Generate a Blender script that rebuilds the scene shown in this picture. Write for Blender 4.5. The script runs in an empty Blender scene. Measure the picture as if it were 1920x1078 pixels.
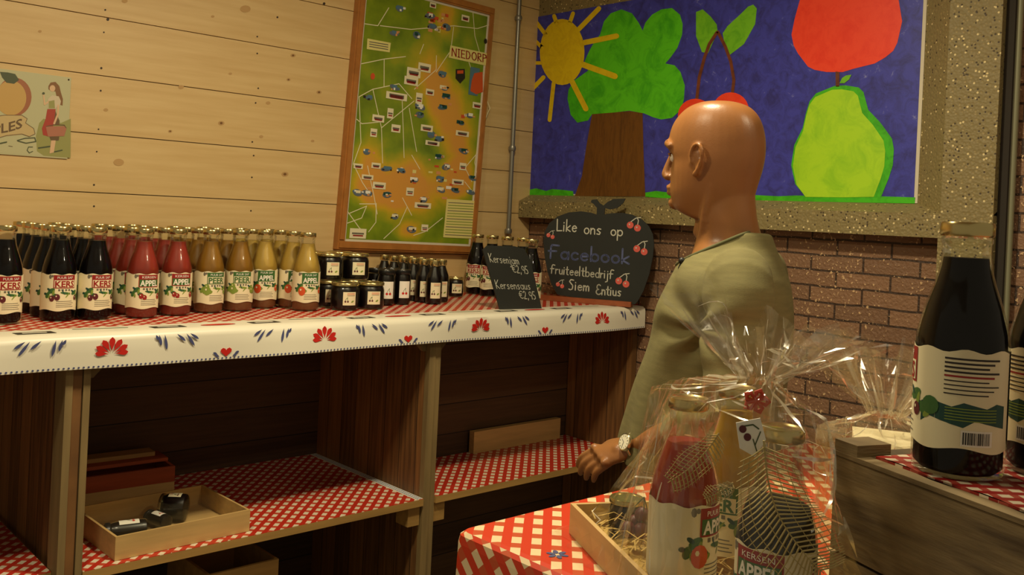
import bpy, bmesh, math, random
from mathutils import Vector, Matrix, noise
from mathutils.geometry import tessellate_polygon
random.seed(7)
PI = math.pi
S = bpy.context.scene
COL = S.collection

# ------------------------------------------------------------------ camera
TH = math.atan(.0476); FPX = 1750.0
CAM = Vector((-3.13, -3.35, 1.55))
HA = math.radians(47.4)
D2 = Vector((math.cos(HA), math.sin(HA), 0)); R2 = Vector((math.sin(HA), -math.cos(HA), 0)); UP = Vector((0, 0, 1))
cd = bpy.data.cameras.new('camera'); cam = bpy.data.objects.new('camera', cd); COL.objects.link(cam)
cd.sensor_width = 36; cd.lens = 36 * FPX / 1920; cd.shift_y = -136.4 / 1920; cd.clip_start = .02
# rolled image axes
xr = R2 * math.cos(TH) + UP * math.sin(TH)
yr = -R2 * math.sin(TH) + UP * math.cos(TH)
m = Matrix((xr, yr, -D2)).transposed().to_4x4(); m.translation = CAM
cam.matrix_world = m
S.camera = cam

def ray(px, py):
    c, s = math.cos(TH), math.sin(TH)
    u = (px - 960) * c + (py - 402.6) * s; v = -(px - 960) * s + (py - 402.6) * c
    return D2 + R2 * (u / FPX) - UP * (v / FPX)
def P(px, py, ax, val):
    r = ray(px, py); return CAM + r * ((val - CAM[ax]) / r[ax])
def PD(px, py, t): return CAM + ray(px, py) * t

# ------------------------------------------------------------------ light
S.view_settings.view_transform = 'Standard'; S.view_settings.look = 'None'
S.view_settings.exposure = 0.2
S.cycles.transparent_max_bounces = 32; S.view_settings.gamma = 1.0; S.view_settings.use_curve_mapping = False
w = bpy.data.worlds.new('world'); S.world = w; w.use_nodes = True
w.node_tree.nodes['Background'].inputs[0].default_value = (1, .84, .56, 1)
w.node_tree.nodes['Background'].inputs[1].default_value = .20
def area(name, loc, size, power, color=(1, .86, .57), rot=(0, 0, 0), sy=None):
    l = bpy.data.lights.new(name, 'AREA'); l.energy = power; l.size = size; l.color = color
    if sy: l.shape = 'RECTANGLE'; l.size_y = sy
    o = bpy.data.objects.new(name, l); o.location = loc; o.rotation_euler = rot; COL.objects.link(o); return o
area('ceiling_lamp_light', (-1.55, -1.75, 2.84), .16, 31)
area('ceiling_lamp_light', (-2.75, -1.55, 2.84), .16, 17)
area('ceiling_lamp_light', (-1.3, -3.3, 2.84), .16, 10)

# ------------------------------------------------------------------ materials
def lin(c):
    return tuple((x / 12.92 if x <= .04045 else ((x + .055) / 1.055) ** 2.4) for x in [v / 255 for v in c]) + (1,)
MATS = {}
def newmat(name):
    m = bpy.data.materials.new(name); m.use_nodes = True; MATS[name] = m
    nt = m.node_tree; return m, nt, nt.nodes['Principled BSDF']
def N(nt, t, **kw):
    n = nt.nodes.new(t)
    for k, v in kw.items(): setattr(n, k, v)
    return n
def mat(name, rgb, rough=.5, metal=0, var=0, scale=20, stretch=(1, 1, 1), bump=0, bscale=60, coat=0, sss=0, spec=.5, var2=None):
    if name in MATS: return MATS[name]
    m, nt, b = newmat(name)
    b.inputs['Base Color'].default_value = lin(rgb); b.inputs['Roughness'].default_value = rough
    b.inputs['Metallic'].default_value = metal; b.inputs['Specular IOR Level'].default_value = spec
    b.inputs['Coat Weight'].default_value = coat
    if sss: b.inputs['Subsurface Weight'].default_value = sss; b.inputs['Subsurface Radius'].default_value = (.02, .008, .004)
    if var or bump:
        tc = N(nt, 'ShaderNodeTexCoord'); mp = N(nt, 'ShaderNodeMapping'); mp.inputs['Scale'].default_value = stretch
        nt.links.new(tc.outputs['Object'], mp.inputs['Vector'])
    if var:
        nz = N(nt, 'ShaderNodeTexNoise'); nz.inputs['Scale'].default_value = scale; nz.inputs['Detail'].default_value = 5
        nt.links.new(mp.outputs[0], nz.inputs['Vector'])
        cr = N(nt, 'ShaderNodeValToRGB'); c = lin(rgb)
        lo = lin(var2) if var2 else tuple(max(0, x * (1 - var)) for x in c[:3]) + (1,)
        cr.color_ramp.elements[0].position = .3; cr.color_ramp.elements[0].color = lo
        cr.color_ramp.elements[1].position = .7; cr.color_ramp.elements[1].color = tuple(min(1, x * (1 + var * .5)) for x in c[:3]) + (1,)
        nt.links.new(nz.outputs[0], cr.inputs[0]); nt.links.new(cr.outputs[0], b.inputs['Base Color'])
    if bump:
        n2 = N(nt, 'ShaderNodeTexNoise'); n2.inputs['Scale'].default_value = bscale; n2.inputs['Detail'].default_value = 4
        nt.links.new(mp.outputs[0], n2.inputs['Vector'])
        bp = N(nt, 'ShaderNodeBump'); bp.inputs['Strength'].default_value = bump; bp.inputs['Distance'].default_value = .01
        nt.links.new(n2.outputs[0], bp.inputs['Height']); nt.links.new(bp.outputs[0], b.inputs['Normal'])
    return m
def M_(nt, op, a, b=None, c=None):
    n = N(nt, 'ShaderNodeMath', operation=op)
    for i, x in enumerate((a, b, c)):
        if x is None: continue
        if isinstance(x, (int, float)): n.inputs[i].default_value = x
        else: nt.links.new(x, n.inputs[i])
    return n.outputs[0]
def gingham(name, red, mid, white, pa, pb, k1=0, rot=PI / 4, rough=.35, da=.5, db=.42):
    """woven check laid at an angle; k1 unfolds the pattern down a hanging side"""
    m, nt, b = newmat(name)
    tc = N(nt, 'ShaderNodeTexCoord'); sp = N(nt, 'ShaderNodeSeparateXYZ'); nt.links.new(tc.outputs['Object'], sp.inputs[0])
    x, y, z = sp.outputs; c_, s_ = math.cos(rot), math.sin(rot)
    if k1:
        sn = N(nt, 'ShaderNodeSeparateXYZ'); nt.links.new(tc.outputs['Normal'], sn.inputs[0])
        x = M_(nt, 'SUBTRACT', x, M_(nt, 'MULTIPLY', M_(nt, 'ROUND', sn.outputs[0]), z)); y = M_(nt, 'SUBTRACT', y, M_(nt, 'MULTIPLY', M_(nt, 'ROUND', sn.outputs[1]), z))
    a = M_(nt, 'SUBTRACT', M_(nt, 'MULTIPLY', x, c_), M_(nt, 'MULTIPLY', y, s_)); c = M_(nt, 'ADD', M_(nt, 'MULTIPLY', x, s_), M_(nt, 'MULTIPLY', y, c_))
    fa = M_(nt, 'GREATER_THAN', M_(nt, 'FRACT', M_(nt, 'DIVIDE', a, pa)), 1 - da)
    fc = M_(nt, 'GREATER_THAN', M_(nt, 'FRACT', M_(nt, 'DIVIDE', c, pb)), 1 - db)
    mx = N(nt, 'ShaderNodeMixRGB'); nt.links.new(fc, mx.inputs[0]); mx.inputs[1].default_value = lin(white); mx.inputs[2].default_value = lin(mid)
    m2 = N(nt, 'ShaderNodeMixRGB'); nt.links.new(fa, m2.inputs[0]); nt.links.new(mx.outputs[0], m2.inputs[1]); m2.inputs[2].default_value = lin(red)
    nt.links.new(m2.outputs[0], b.inputs['Base Color'])
    b.inputs['Roughness'].default_value = rough; return m
def planks(name, c1, c2, gap, axis, per, rough=.6, seamw=.03):
    """plank pattern: hue steps per board along `axis`, grain along the board"""
    m, nt, b = newmat(name)
    tc = N(nt, 'ShaderNodeTexCoord'); sp = N(nt, 'ShaderNodeSeparateXYZ'); nt.links.new(tc.outputs['Object'], sp.inputs[0])
    a = M_(nt, 'DIVIDE', sp.outputs[axis], per); fl = M_(nt, 'FLOOR', a); fr = M_(nt, 'FRACT', a)
    wn = N(nt, 'ShaderNodeTexWhiteNoise', noise_dimensions='1D'); nt.links.new(fl, wn.inputs['W'])
    mp = N(nt, 'ShaderNodeMapping'); sc = [3, 3, 3]; sc[axis] = 60
    if axis == 1: sc = [3, 60, 3]
    mp.inputs['Scale'].default_value = sc; nt.links.new(tc.outputs['Object'], mp.inputs[0])
    ad = N(nt, 'ShaderNodeVectorMath', operation='ADD'); nt.links.new(mp.outputs[0], ad.inputs[0])
    cb = N(nt, 'ShaderNodeCombineXYZ'); mul = M_(nt, 'MULTIPLY', wn.outputs[0], 37.)
    for i in range(3): nt.links.new(mul, cb.inputs[i])
    nt.links.new(cb.outputs[0], ad.inputs[1])
    nz = N(nt, 'ShaderNodeTexNoise'); nz.inputs['Scale'].default_value = 1.3; nz.inputs['Detail'].default_value = 6; nt.links.new(ad.outputs[0], nz.inputs['Vector'])
    t = M_(nt, 'ADD', M_(nt, 'MULTIPLY', nz.outputs[0], .9), M_(nt, 'MULTIPLY', wn.outputs[0], .45))
    cr = N(nt, 'ShaderNodeValToRGB'); e = cr.color_ramp.elements; e[0].position = .35; e[0].color = lin(c1); e[1].position = .95; e[1].color = lin(c2)
    nt.links.new(t, cr.inputs[0])
    seam = M_(nt, 'LESS_THAN', fr, seamw)
    mx = N(nt, 'ShaderNodeMixRGB'); nt.links.new(seam, mx.inputs[0]); nt.links.new(cr.outputs[0], mx.inputs[1]); mx.inputs[2].default_value = lin(gap)
    nt.links.new(mx.outputs[0], b.inputs['Base Color']); b.inputs['Roughness'].default_value = rough
    return m
def clear(name, tint, fac=.12, rough=.05, diffuse=0, dcol=(200, 190, 150), fm=.8):
    """thin clear sheet or glass: see-through with a sheen"""
    m, nt, b = newmat(name)
    nt.nodes.remove(b); out = [n for n in nt.nodes if n.type == 'OUTPUT_MATERIAL'][0]
    tr = N(nt, 'ShaderNodeBsdfTransparent'); tr.inputs[0].default_value = tint
    gl = N(nt, 'ShaderNodeBsdfGlossy'); gl.inputs['Roughness'].default_value = rough; gl.inputs[0].default_value = (1, 1, 1, 1)
    lw = N(nt, 'ShaderNodeLayerWeight'); lw.inputs[0].default_value = .35
    k = M_(nt, 'MULTIPLY_ADD', lw.outputs['Fresnel'], fm, fac)
    mx = N(nt, 'ShaderNodeMixShader'); nt.links.new(k, mx.inputs[0]); nt.links.new(tr.outputs[0], mx.inputs[1]); nt.links.new(gl.outputs[0], mx.inputs[2])
    last = mx
    if diffuse:
        df = N(nt, 'ShaderNodeBsdfDiffuse'); df.inputs[0].default_value = lin(dcol)
        m2 = N(nt, 'ShaderNodeMixShader'); m2.inputs[0].default_value = diffuse
        nt.links.new(mx.outputs[0], m2.inputs[1]); nt.links.new(df.outputs[0], m2.inputs[2]); last = m2
    nt.links.new(last.outputs[0], out.inputs[0]); return m

clear('cellophane_fold_glint', (.97, .96, .93, 1), .3, .22, diffuse=.28, dcol=(240, 230, 200), fm=.3)  # film folds with their highlights put into a whitish diffuse colour
pine = mat('pine_boards', (214, 184, 128), .5, var=.06, scale=2.4, stretch=(1.2, 1, 18), var2=(204, 170, 112))
mat('seam_dark', (92, 62, 26), .8); mat('knot', (120, 82, 40), .7); mat('knot_pale', (188, 150, 96), .7); mat('nail', (52, 38, 24), .6)
mat('dark_stain', (58, 40, 22), .75, var=.5, scale=3, stretch=(2, 2, 20))
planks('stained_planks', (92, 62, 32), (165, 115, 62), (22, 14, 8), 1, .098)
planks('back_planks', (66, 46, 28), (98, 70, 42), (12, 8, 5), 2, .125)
mat('post_wood', (138, 116, 74), .65, var=.25, scale=4, stretch=(8, 8, 1))
mat('shelf_wood', (176, 138, 76), .6, var=.2, scale=4, stretch=(1, 10, 10))
mat('light_wood', (205, 170, 108), .6, var=.15, scale=5, stretch=(1, 6, 10))
mat('red_wood', (165, 74, 34), .6, var=.2, scale=5, stretch=(1, 6, 10))
mat('stand_wood', (150, 78, 40), .5, var=.2, scale=5, stretch=(1, 6, 10))
mat('frame_wood', (172, 112, 52), .35, var=.2, scale=6, stretch=(3, 3, 3))
mat('crate_wood', (140, 120, 84), .85, var=.3, scale=3, stretch=(2, 2, 16), bump=.2, bscale=14, var2=(84, 68, 46))
mat('crate_wood_dark', (96, 78, 50), .85, var=.4, scale=4, stretch=(3, 3, 12))
mat('floor_tile', (110, 96, 76), .6, var=.2, scale=6); mat('ceiling_paint', (196, 184, 160), .9)
gingham('gingham_counter', (188, 48, 32), (196, 78, 52), (228, 214, 186), .0305, .042)
gingham('gingham_table', (208, 58, 26), (198, 84, 46), (236, 212, 168), .0302, .0455, 1, rot=PI / 4 + .01)
gingham('gingham_crate', (150, 34, 30), (170, 72, 58), (222, 206, 180), .022, .022, rot=.38)
mat('cloth_white', (232, 226, 205), .35); mat('ink_blue', (74, 80, 124), .5); mat('ink_red', (200, 34, 24), .5); mat('ink_dark', (36, 34, 30), .5)
mat('ink_grey', (120, 112, 96), .6); mat('pale_blue', (120, 140, 185), .5)
mat('steel_pipe', (140, 136, 124), .35, .6); mat('pipe_pale', (150, 150, 120), .4, .2); mat('gap_shade', (46, 40, 32), .9)
mat('gold_lid', (206, 188, 130), .24, .95); mat('black_lid', (22, 21, 20), .3); mat('steel', (220, 214, 196), .2, .9)
mat('juice_dark', (11, 6, 7), .4, spec=.12); mat('juice_pink', (154, 50, 34), .4); mat('juice_pear', (148, 104, 28), .4); mat('juice_apple', (190, 156, 70), .4)
mat('juice_red', (172, 42, 14), .4); mat('juice_yellow', (196, 154, 50), .4); mat('dregs_pink', (150, 66, 52), .5); mat('dregs_brown', (140, 96, 60), .5)
mat('jam_dark', (18, 9, 10), .35)
clear('clear_glass', (.96, .97, .93, 1), .0, .05, fm=.5)
clear('cellophane', (.992, .988, .975, 1), .045, .10, diffuse=.014, dcol=(235, 222, 180), fm=.12)
clear('cellophane_thick', (.98, .97, .94, 1), .05, .12, diffuse=.06, dcol=(225, 210, 165), fm=.2)
mat('label_cream', (234, 224, 186), .5); mat('label_white', (240, 236, 222), .5); mat('label_red', (150, 28, 26), .5); mat('label_green', (58, 104, 48), .5)
mat('label_lime', (128, 150, 58), .5); mat('label_teal', (20, 70, 62), .5); mat('label_black', (40, 30, 26), .5); mat('label_orange', (206, 82, 36), .5); mat('label_cherry', (92, 26, 34), .5)
mat('label_grey', (112, 106, 90), .5)
mat('slate', (34, 36, 31), .75, var=.15, scale=8); mat('chalk', (196, 194, 178), .9); mat('chalk_blue', (88, 96, 136), .9); mat('chalk_red', (214, 96, 84), .9)
mat('skin', (152, 102, 58), .36, var=.10, scale=9, sss=0, spec=.5, bump=.03, bscale=260)
mat('shirt', (122, 115, 73), .9, var=.16, scale=14, stretch=(1, 1, 7), bump=.12, bscale=160)
mat('shirt_hem', (92, 92, 58), .9); mat('denim', (44, 52, 72), .85, var=.2, scale=60); mat('leather', (58, 38, 24), .5); mat('lip', (168, 92, 66), .5)
mat('eye_white', (225, 215, 200), .2); mat('iris', (70, 60, 44), .2); mat('brow_hair', (120, 84, 52), .9)
mat('watch_steel', (226, 218, 180), .16, .95); mat('watch_dial', (244, 240, 214), .25); mat('black_plastic', (26, 26, 24), .45)
mat('straw', (206, 172, 92), .8, var=.3, scale=60); mat('fern_dry', (184, 166, 110), .8); mat('ribbon_red', (198, 66, 44), .5); mat('leaf_green', (70, 84, 44), .6)
mat('tin', (188, 184, 142), .4); mat('tin_green', (150, 148, 84), .5); mat('tin_tan', (196, 172, 118), .5); mat('tin_brown', (104, 80, 48), .5)
mat('peach', (196, 158, 88), .4); mat('peach_red', (160, 98, 62), .4); mat('leaf_dark', (74, 82, 52), .5); mat('girl_hair', (130, 88, 44), .5); mat('girl_skin', (216, 178, 138), .5); mat('girl_red', (168, 58, 40), .5); mat('girl_shawl', (206, 190, 158), .5); mat('rose', (172, 110, 84), .5)
# painted mural colours: brushed acrylic
def paint(name, c, c2, fleck=None, stretch=(1, 2, 2), scale=9, p=.66):
    m, nt, b = newmat(name)
    tc = N(nt, 'ShaderNodeTexCoord'); mp = N(nt, 'ShaderNodeMapping'); mp.inputs['Scale'].default_value = stretch; nt.links.new(tc.outputs['Object'], mp.inputs[0])
    nz = N(nt, 'ShaderNodeTexNoise'); nz.inputs['Scale'].default_value = scale; nz.inputs['Detail'].default_value = 8; nz.inputs['Roughness'].default_value = .7; nz.inputs['Distortion'].default_value = .8
    nt.links.new(mp.outputs[0], nz.inputs['Vector'])
    cr = N(nt, 'ShaderNodeValToRGB'); e = cr.color_ramp.elements; e[0].position = .35; e[0].color = lin(c2); e[1].position = .55; e[1].color = lin(c)
    if fleck: q = e.new(p); q.color = lin(c); q = e.new(p + .1); q.color = lin(fleck)
    nt.links.new(nz.outputs[0], cr.inputs[0]); nt.links.new(cr.outputs[0], b.inputs['Base Color']); b.inputs['Roughness'].default_value = .45; return m
paint('paint_blue', (62, 66, 172), (48, 48, 128), (140, 145, 205), p=.62)
paint('paint_yellow', (236, 206, 20), (222, 188, 14)); paint('paint_green', (92, 206, 26), (60, 172, 18), (140, 230, 70), scale=5)
paint('paint_green_deep', (72, 192, 20), (54, 160, 14)); paint('paint_lime', (176, 226, 36), (150, 210, 30), (190, 226, 60), scale=5); paint('paint_lime_b', (120, 196, 34), (96, 176, 26), (150, 214, 60))
paint('paint_brown', (112, 70, 22), (88, 52, 16), stretch=(1, 6, 1)); paint('paint_red', (252, 72, 40), (244, 58, 30)); paint('paint_stem', (122, 62, 34), (96, 48, 26)); mat('paper_edge', (214, 206, 184), .7)
def map_green():
    m, nt, b = newmat('map_print')
    tc = N(nt, 'ShaderNodeTexCoord'); L = nt.links
    def blob(x, z, rx, rz):
        mp = N(nt, 'ShaderNodeMapping'); mp.vector_type = 'POINT'; mp.inputs['Location'].default_value = (-x / rx, 0, -z / rz); mp.inputs['Scale'].default_value = (1 / rx, 0, 1 / rz)
        L.new(tc.outputs['Object'], mp.inputs[0]); ln = N(nt, 'ShaderNodeVectorMath', operation='LENGTH'); L.new(mp.outputs[0], ln.inputs[0])
        return M_(nt, 'MAXIMUM', M_(nt, 'SUBTRACT', 1., ln.outputs['Value']), 0.)
    t = None
    for q in BL:
        o = blob(*q); t = o if t is None else M_(nt, 'ADD', t, o)
    nz = N(nt, 'ShaderNodeTexNoise'); nz.inputs['Scale'].default_value = 9; nz.inputs['Detail'].default_value = 6; L.new(tc.outputs['Object'], nz.inputs['Vector'])
    t = M_(nt, 'ADD', t, M_(nt, 'MULTIPLY_ADD', nz.outputs[0], .9, -.3))
    cr = N(nt, 'ShaderNodeValToRGB'); e = cr.color_ramp.elements
    e[0].position = 0; e[0].color = lin((98, 122, 26)); e[1].position = 1; e[1].color = lin((214, 152, 64))
    for p, c in ((.22, (128, 148, 32)), (.5, (170, 162, 36)), (.72, (206, 166, 42))): q = e.new(p); q.color = lin(c)
    L.new(t, cr.inputs[0]); L.new(cr.outputs[0], b.inputs['Base Color']); b.inputs['Roughness'].default_value = .25
def brickmat():
    m, nt, b = newmat('brick'); L = nt.links
    tc = N(nt, 'ShaderNodeTexCoord'); sp = N(nt, 'ShaderNodeSeparateXYZ'); L.new(tc.outputs['Object'], sp.inputs[0])
    nw = N(nt, 'ShaderNodeTexNoise'); nw.inputs['Scale'].default_value = 7; L.new(tc.outputs['Object'], nw.inputs['Vector'])
    cb = N(nt, 'ShaderNodeCombineXYZ'); L.new(sp.outputs[1], cb.inputs[0]); L.new(M_(nt, 'MULTIPLY_ADD', nw.outputs[0], .012, sp.outputs[2]), cb.inputs[1])
    br = N(nt, 'ShaderNodeTexBrick'); L.new(cb.outputs[0], br.inputs['Vector']); br.inputs['Scale'].default_value = 1
    br.inputs['Brick Width'].default_value = .205; br.inputs['Row Height'].default_value = .0585; br.inputs['Mortar Size'].default_value = .004; br.inputs['Mortar Smooth'].default_value = .2; br.inputs['Bias'].default_value = 0
    br.inputs['Color1'].default_value = lin((142, 106, 78)); br.inputs['Color2'].default_value = lin((124, 92, 68)); br.inputs['Mortar'].default_value = lin((64, 46, 34))  # dark mortar colour also paints the shadow line between courses
    vo = N(nt, 'ShaderNodeTexNoise'); vo.inputs['Scale'].default_value = 95; vo.inputs['Detail'].default_value = 3; L.new(tc.outputs['Object'], vo.inputs['Vector'])
    n3 = N(nt, 'ShaderNodeTexNoise'); n3.inputs['Scale'].default_value = 4; L.new(tc.outputs['Object'], n3.inputs['Vector'])
    fl = M_(nt, 'GREATER_THAN', M_(nt, 'MULTIPLY_ADD', n3.outputs[0], .22, vo.outputs[0]), .765)
    mx = N(nt, 'ShaderNodeMixRGB'); L.new(fl, mx.inputs[0]); L.new(br.outputs[0], mx.inputs[1]); mx.inputs[2].default_value = lin((214, 178, 132))
    L.new(mx.outputs[0], b.inputs['Base Color']); b.inputs['Roughness'].default_value = .6
    h = M_(nt, 'MULTIPLY_ADD', br.outputs['Fac'], -1., M_(nt, 'MULTIPLY', vo.outputs[0], .8))
    bp = N(nt, 'ShaderNodeBump'); bp.inputs['Distance'].default_value = .008; bp.inputs['Strength'].default_value = .8; L.new(h, bp.inputs['Height']); L.new(bp.outputs[0], b.inputs['Normal'])
brickmat()
def concretemat():
    m, nt, b = newmat('aggregate'); L = nt.links
    tc = N(nt, 'ShaderNodeTexCoord')
    v = N(nt, 'ShaderNodeTexVoronoi'); v.inputs['Scale'].default_value = 105; L.new(tc.outputs['Object'], v.inputs['Vector'])
    wn = N(nt, 'ShaderNodeSeparateColor'); L.new(v.outputs['Color'], wn.inputs[0])
    cr = N(nt, 'ShaderNodeValToRGB'); e = cr.color_ramp.elements; cr.color_ramp.interpolation = 'CONSTANT'
    e[0].position = 0; e[0].color = lin((72, 60, 40)); e[1].position = .12; e[1].color = lin((134, 120, 78))
    for p, c in ((.5, (146, 130, 84)), (.82, (156, 138, 92)), (.93, (226, 206, 150))): q = e.new(p); q.color = lin(c)
    L.new(wn.outputs[0], cr.inputs[0])
    small = M_(nt, 'LESS_THAN', v.outputs['Distance'], .36)
    mx = N(nt, 'ShaderNodeMixRGB'); L.new(small, mx.inputs[0]); mx.inputs[1].default_value = lin((134, 120, 78)); L.new(cr.outputs[0], mx.inputs[2])
    L.new(mx.outputs[0], b.inputs['Base Color']); b.inputs['Roughness'].default_value = .6
    bp = N(nt, 'ShaderNodeBump'); bp.inputs['Distance'].default_value = .004; bp.inputs['Strength'].default_value = .5; L.new(v.outputs['Distance'], bp.inputs['Height']); L.new(bp.outputs[0], b.inputs['Normal'])
concretemat()

# ------------------------------------------------------------------ mesh helper
class MB:
    def __init__(s): s.v = []; s.f = []; s.m = []; s.mats = []; s.sm = []
    def mi(s, k):
        if k not in s.mats: s.mats.append(k)
        return s.mats.index(k)
    def add(s, vs, fs, k, smooth=False):
        o = len(s.v); s.v += [tuple(v) for v in vs]; i = s.mi(k)
        for f in fs: s.f.append([a + o for a in f]); s.m.append(i); s.sm.append(smooth)
        return s
    def box(s, a, b, k, M=None):
        x0, y0, z0 = a; x1, y1, z1 = b
        vs = [Vector(p) for p in ((x0, y0, z0), (x1, y0, z0), (x1, y1, z0), (x0, y1, z0), (x0, y0, z1), (x1, y0, z1), (x1, y1, z1), (x0, y1, z1))]
        if M: vs = [M @ v for v in vs]
        return s.add(vs, [(0, 3, 2, 1), (4, 5, 6, 7), (0, 1, 5, 4), (1, 2, 6, 5), (2, 3, 7, 6), (3, 0, 4, 7)], k)
    def lathe(s, prof, k, n=28, c=(0, 0, 0), M=None, close=True):
        vs = []; fs = []; c = Vector(c)
        for r, z in prof:
            for i in range(n):
                a = 2 * PI * i / n; p = Vector((r * math.cos(a), r * math.sin(a), z)); vs.append((M @ p if M else p) + c)
        for j in range(len(prof) - 1):
            for i in range(n): fs.append((j * n + i, j * n + (i + 1) % n, (j + 1) * n + (i + 1) % n, (j + 1) * n + i))
        if close: fs.append(tuple(range(n))[::-1]); q = (len(prof) - 1) * n; fs.append(tuple(q + i for i in range(n)))
        return s.add(vs, fs, k, True)
    def tube(s, pts, r, k, n=10):
        pts = [Vector(p) for p in pts]; rr = r if isinstance(r, (list, tuple)) else [r] * len(pts)
        vs = []; fs = []; up = None
        for j, p in enumerate(pts):
            t = (pts[min(j + 1, len(pts) - 1)] - pts[max(j - 1, 0)]).normalized()
            if up is None: up = t.orthogonal().normalized()
            up = (up - t * up.dot(t)).normalized(); q = t.cross(up)
            for i in range(n):
                a = 2 * PI * i / n; vs.append(p + (up * math.cos(a) + q * math.sin(a)) * rr[j])
        for j in range(len(pts) - 1):
            for i in range(n): fs.append((j * n + i, j * n + (i + 1) % n, (j + 1) * n + (i + 1) % n, (j + 1) * n + i))
        fs.append(tuple(range(n))[::-1]); q0 = (len(pts) - 1) * n; fs.append(tuple(q0 + i for i in range(n)))
        return s.add(vs, fs, k, True)
    def ball(s, c, r, k, n=14, M=None):
        rx, ry, rz = r if isinstance(r, (list, tuple)) else (r, r, r); c = Vector(c); vs = []; fs = []; h = n // 2
        for j in range(h + 1):
            a = PI * j / h
            for i in range(n):
                b = 2 * PI * i / n; p = Vector((rx * math.sin(a) * math.cos(b), ry * math.sin(a) * math.sin(b), rz * math.cos(a)))
                vs.append((M @ p if M else p) + c)
        for j in range(h):
            for i in range(n): fs.append((j * n + i, (j + 1) * n + i, (j + 1) * n + (i + 1) % n, j * n + (i + 1) % n))
        return s.add(vs, fs, k, True)
    def prism(s, poly, fn, d0, d1, k):
        """closed slab from a 2D outline; fn(x, y, depth) -> point"""
        n = len(poly); vs = [fn(x, y, d0) for x, y in poly] + [fn(x, y, d1) for x, y in poly]
        tr = tessellate_polygon([[Vector((x, y, 0)) for x, y in poly]])
        fs = [tuple(t) for t in tr] + [tuple(n + a for a in reversed(t)) for t in tr]
        fs += [(i, (i + 1) % n, n + (i + 1) % n, n + i) for i in range(n)]
        return s.add(vs, fs, k)
    def flat(s, polys, fn, k, lay):
        for q, p in enumerate(polys):
            if len(p) < 3: continue
            vs = [fn(x, y, lay + (.03 * (q % 9) if len(polys) < 60 else 0)) for x, y in p]
            if len(p) <= 4: s.add(vs, [tuple(range(len(p)))], k)
            else: s.add(vs, [tuple(t) for t in tessellate_polygon([[Vector((x, y, 0)) for x, y in p]])], k)
        return s
    def build(s, name, parent=None, loc=None, rotz=0):
        me = bpy.data.meshes.new(name); me.from_pydata(s.v, [], s.f)
        for k in s.mats: me.materials.append(MATS[k])
        me.polygons.foreach_set('material_index', s.m); me.polygons.foreach_set('use_smooth', s.sm); me.update()
        if any(s.sm):
            try: me.set_sharp_from_angle(angle=math.radians(48))
            except Exception: pass
        o = bpy.data.objects.new(name, me); COL.objects.link(o)
        if parent: o.parent = parent
        if loc is not None: o.location = loc
        o.rotation_euler[2] = rotz
        return o
def tag(o, label, cat, group=None):
    o['label'] = label; o['category'] = cat
    if group: o['group'] = group
    return o
def thing(name, label, cat, loc=(0, 0, 0), rotz=0, group=None):
    o = bpy.data.objects.new(name, None); o.empty_display_size = .05; COL.objects.link(o); o.location = loc; o.rotation_euler[2] = rotz
    return tag(o, label, cat, group)
def struct(o): o['kind'] = 'structure'; return o
def dup(root, loc, rotz, label, scale=None, group=None):
    r = root.copy(); COL.objects.link(r); r.location = loc; r.rotation_euler = (0, 0, rotz); r['label'] = label
    if group: r['group'] = group
    if scale: r.scale = (scale,) * 3
    for ch in list(root.children):
        c = ch.copy(); COL.objects.link(c); c.parent = r
        for g in ch.children: d = g.copy(); COL.objects.link(d); d.parent = c
    return r

# ------------------------------------------------------------------ 2D shapes
def rect(x0, y0, x1, y1, n=1): return [[(x0 + (x1 - x0) * i / n, y0), (x0 + (x1 - x0) * (i + 1) / n, y0), (x0 + (x1 - x0) * (i + 1) / n, y1), (x0 + (x1 - x0) * i / n, y1)] for i in range(n)]
def disc(x, y, rx, ry=None, n=16, a=0): 
    ry = ry or rx; ca, sa = math.cos(a), math.sin(a)
    p = [(x + rx * math.cos(t) * ca - ry * math.sin(t) * sa, y + rx * math.cos(t) * sa + ry * math.sin(t) * ca) for t in [2 * PI * i / n for i in range(n)]]
    if n < 10: return [p]
    h = [((x + a_) / 2, (y + b_) / 2) for a_, b_ in p]; out = []
    for i in range(n): j = (i + 1) % n; out += [[(x, y), h[i], h[j]], [h[i], p[i], p[j], h[j]]]
    return out
def stroke(pts, w, cap=True):
    out = []
    for (x0, y0), (x1, y1) in zip(pts, pts[1:]):
        dx, dy = x1 - x0, y1 - y0; l = math.hypot(dx, dy) or 1; nx, ny = -dy / l * w / 2, dx / l * w / 2
        out.append([(x0 + nx, y0 + ny), (x1 + nx, y1 + ny), (x1 - nx, y1 - ny), (x0 - nx, y0 - ny)])
    if cap:
        for x, y in pts: out += disc(x, y, w / 2, n=8)
    return out
TXT = {}
def text2d(t, h, x=0, y=0, align='CENTER', bold=0):
    key = (t, bold)
    if key not in TXT:
        c = bpy.data.curves.new('t', 'FONT'); c.body = t; c.resolution_u = 2; c.size = 1; c.offset = bold
        o = bpy.data.objects.new('t', c); COL.objects.link(o); dg = bpy.context.evaluated_depsgraph_get(); me = o.evaluated_get(dg).to_mesh()
        vs = [tuple(v.co[:2]) for v in me.vertices]; TXT[key] = [[vs[i] for i in p.vertices] for p in me.polygons]
        o.evaluated_get(dg).to_mesh_clear(); bpy.data.objects.remove(o); bpy.data.curves.remove(c)
    ps = TXT[key]; xs = [q[0] for p in ps for q in p]; ys = [q[1] for p in ps for q in p]
    k = h / .7; wd = (max(xs) - min(xs)) * k; ox = x - (wd / 2 if align == 'CENTER' else 0) - min(xs) * k
    return [[(ox + a * k, y + b * k) for a, b in p] for p in ps], wd
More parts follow.
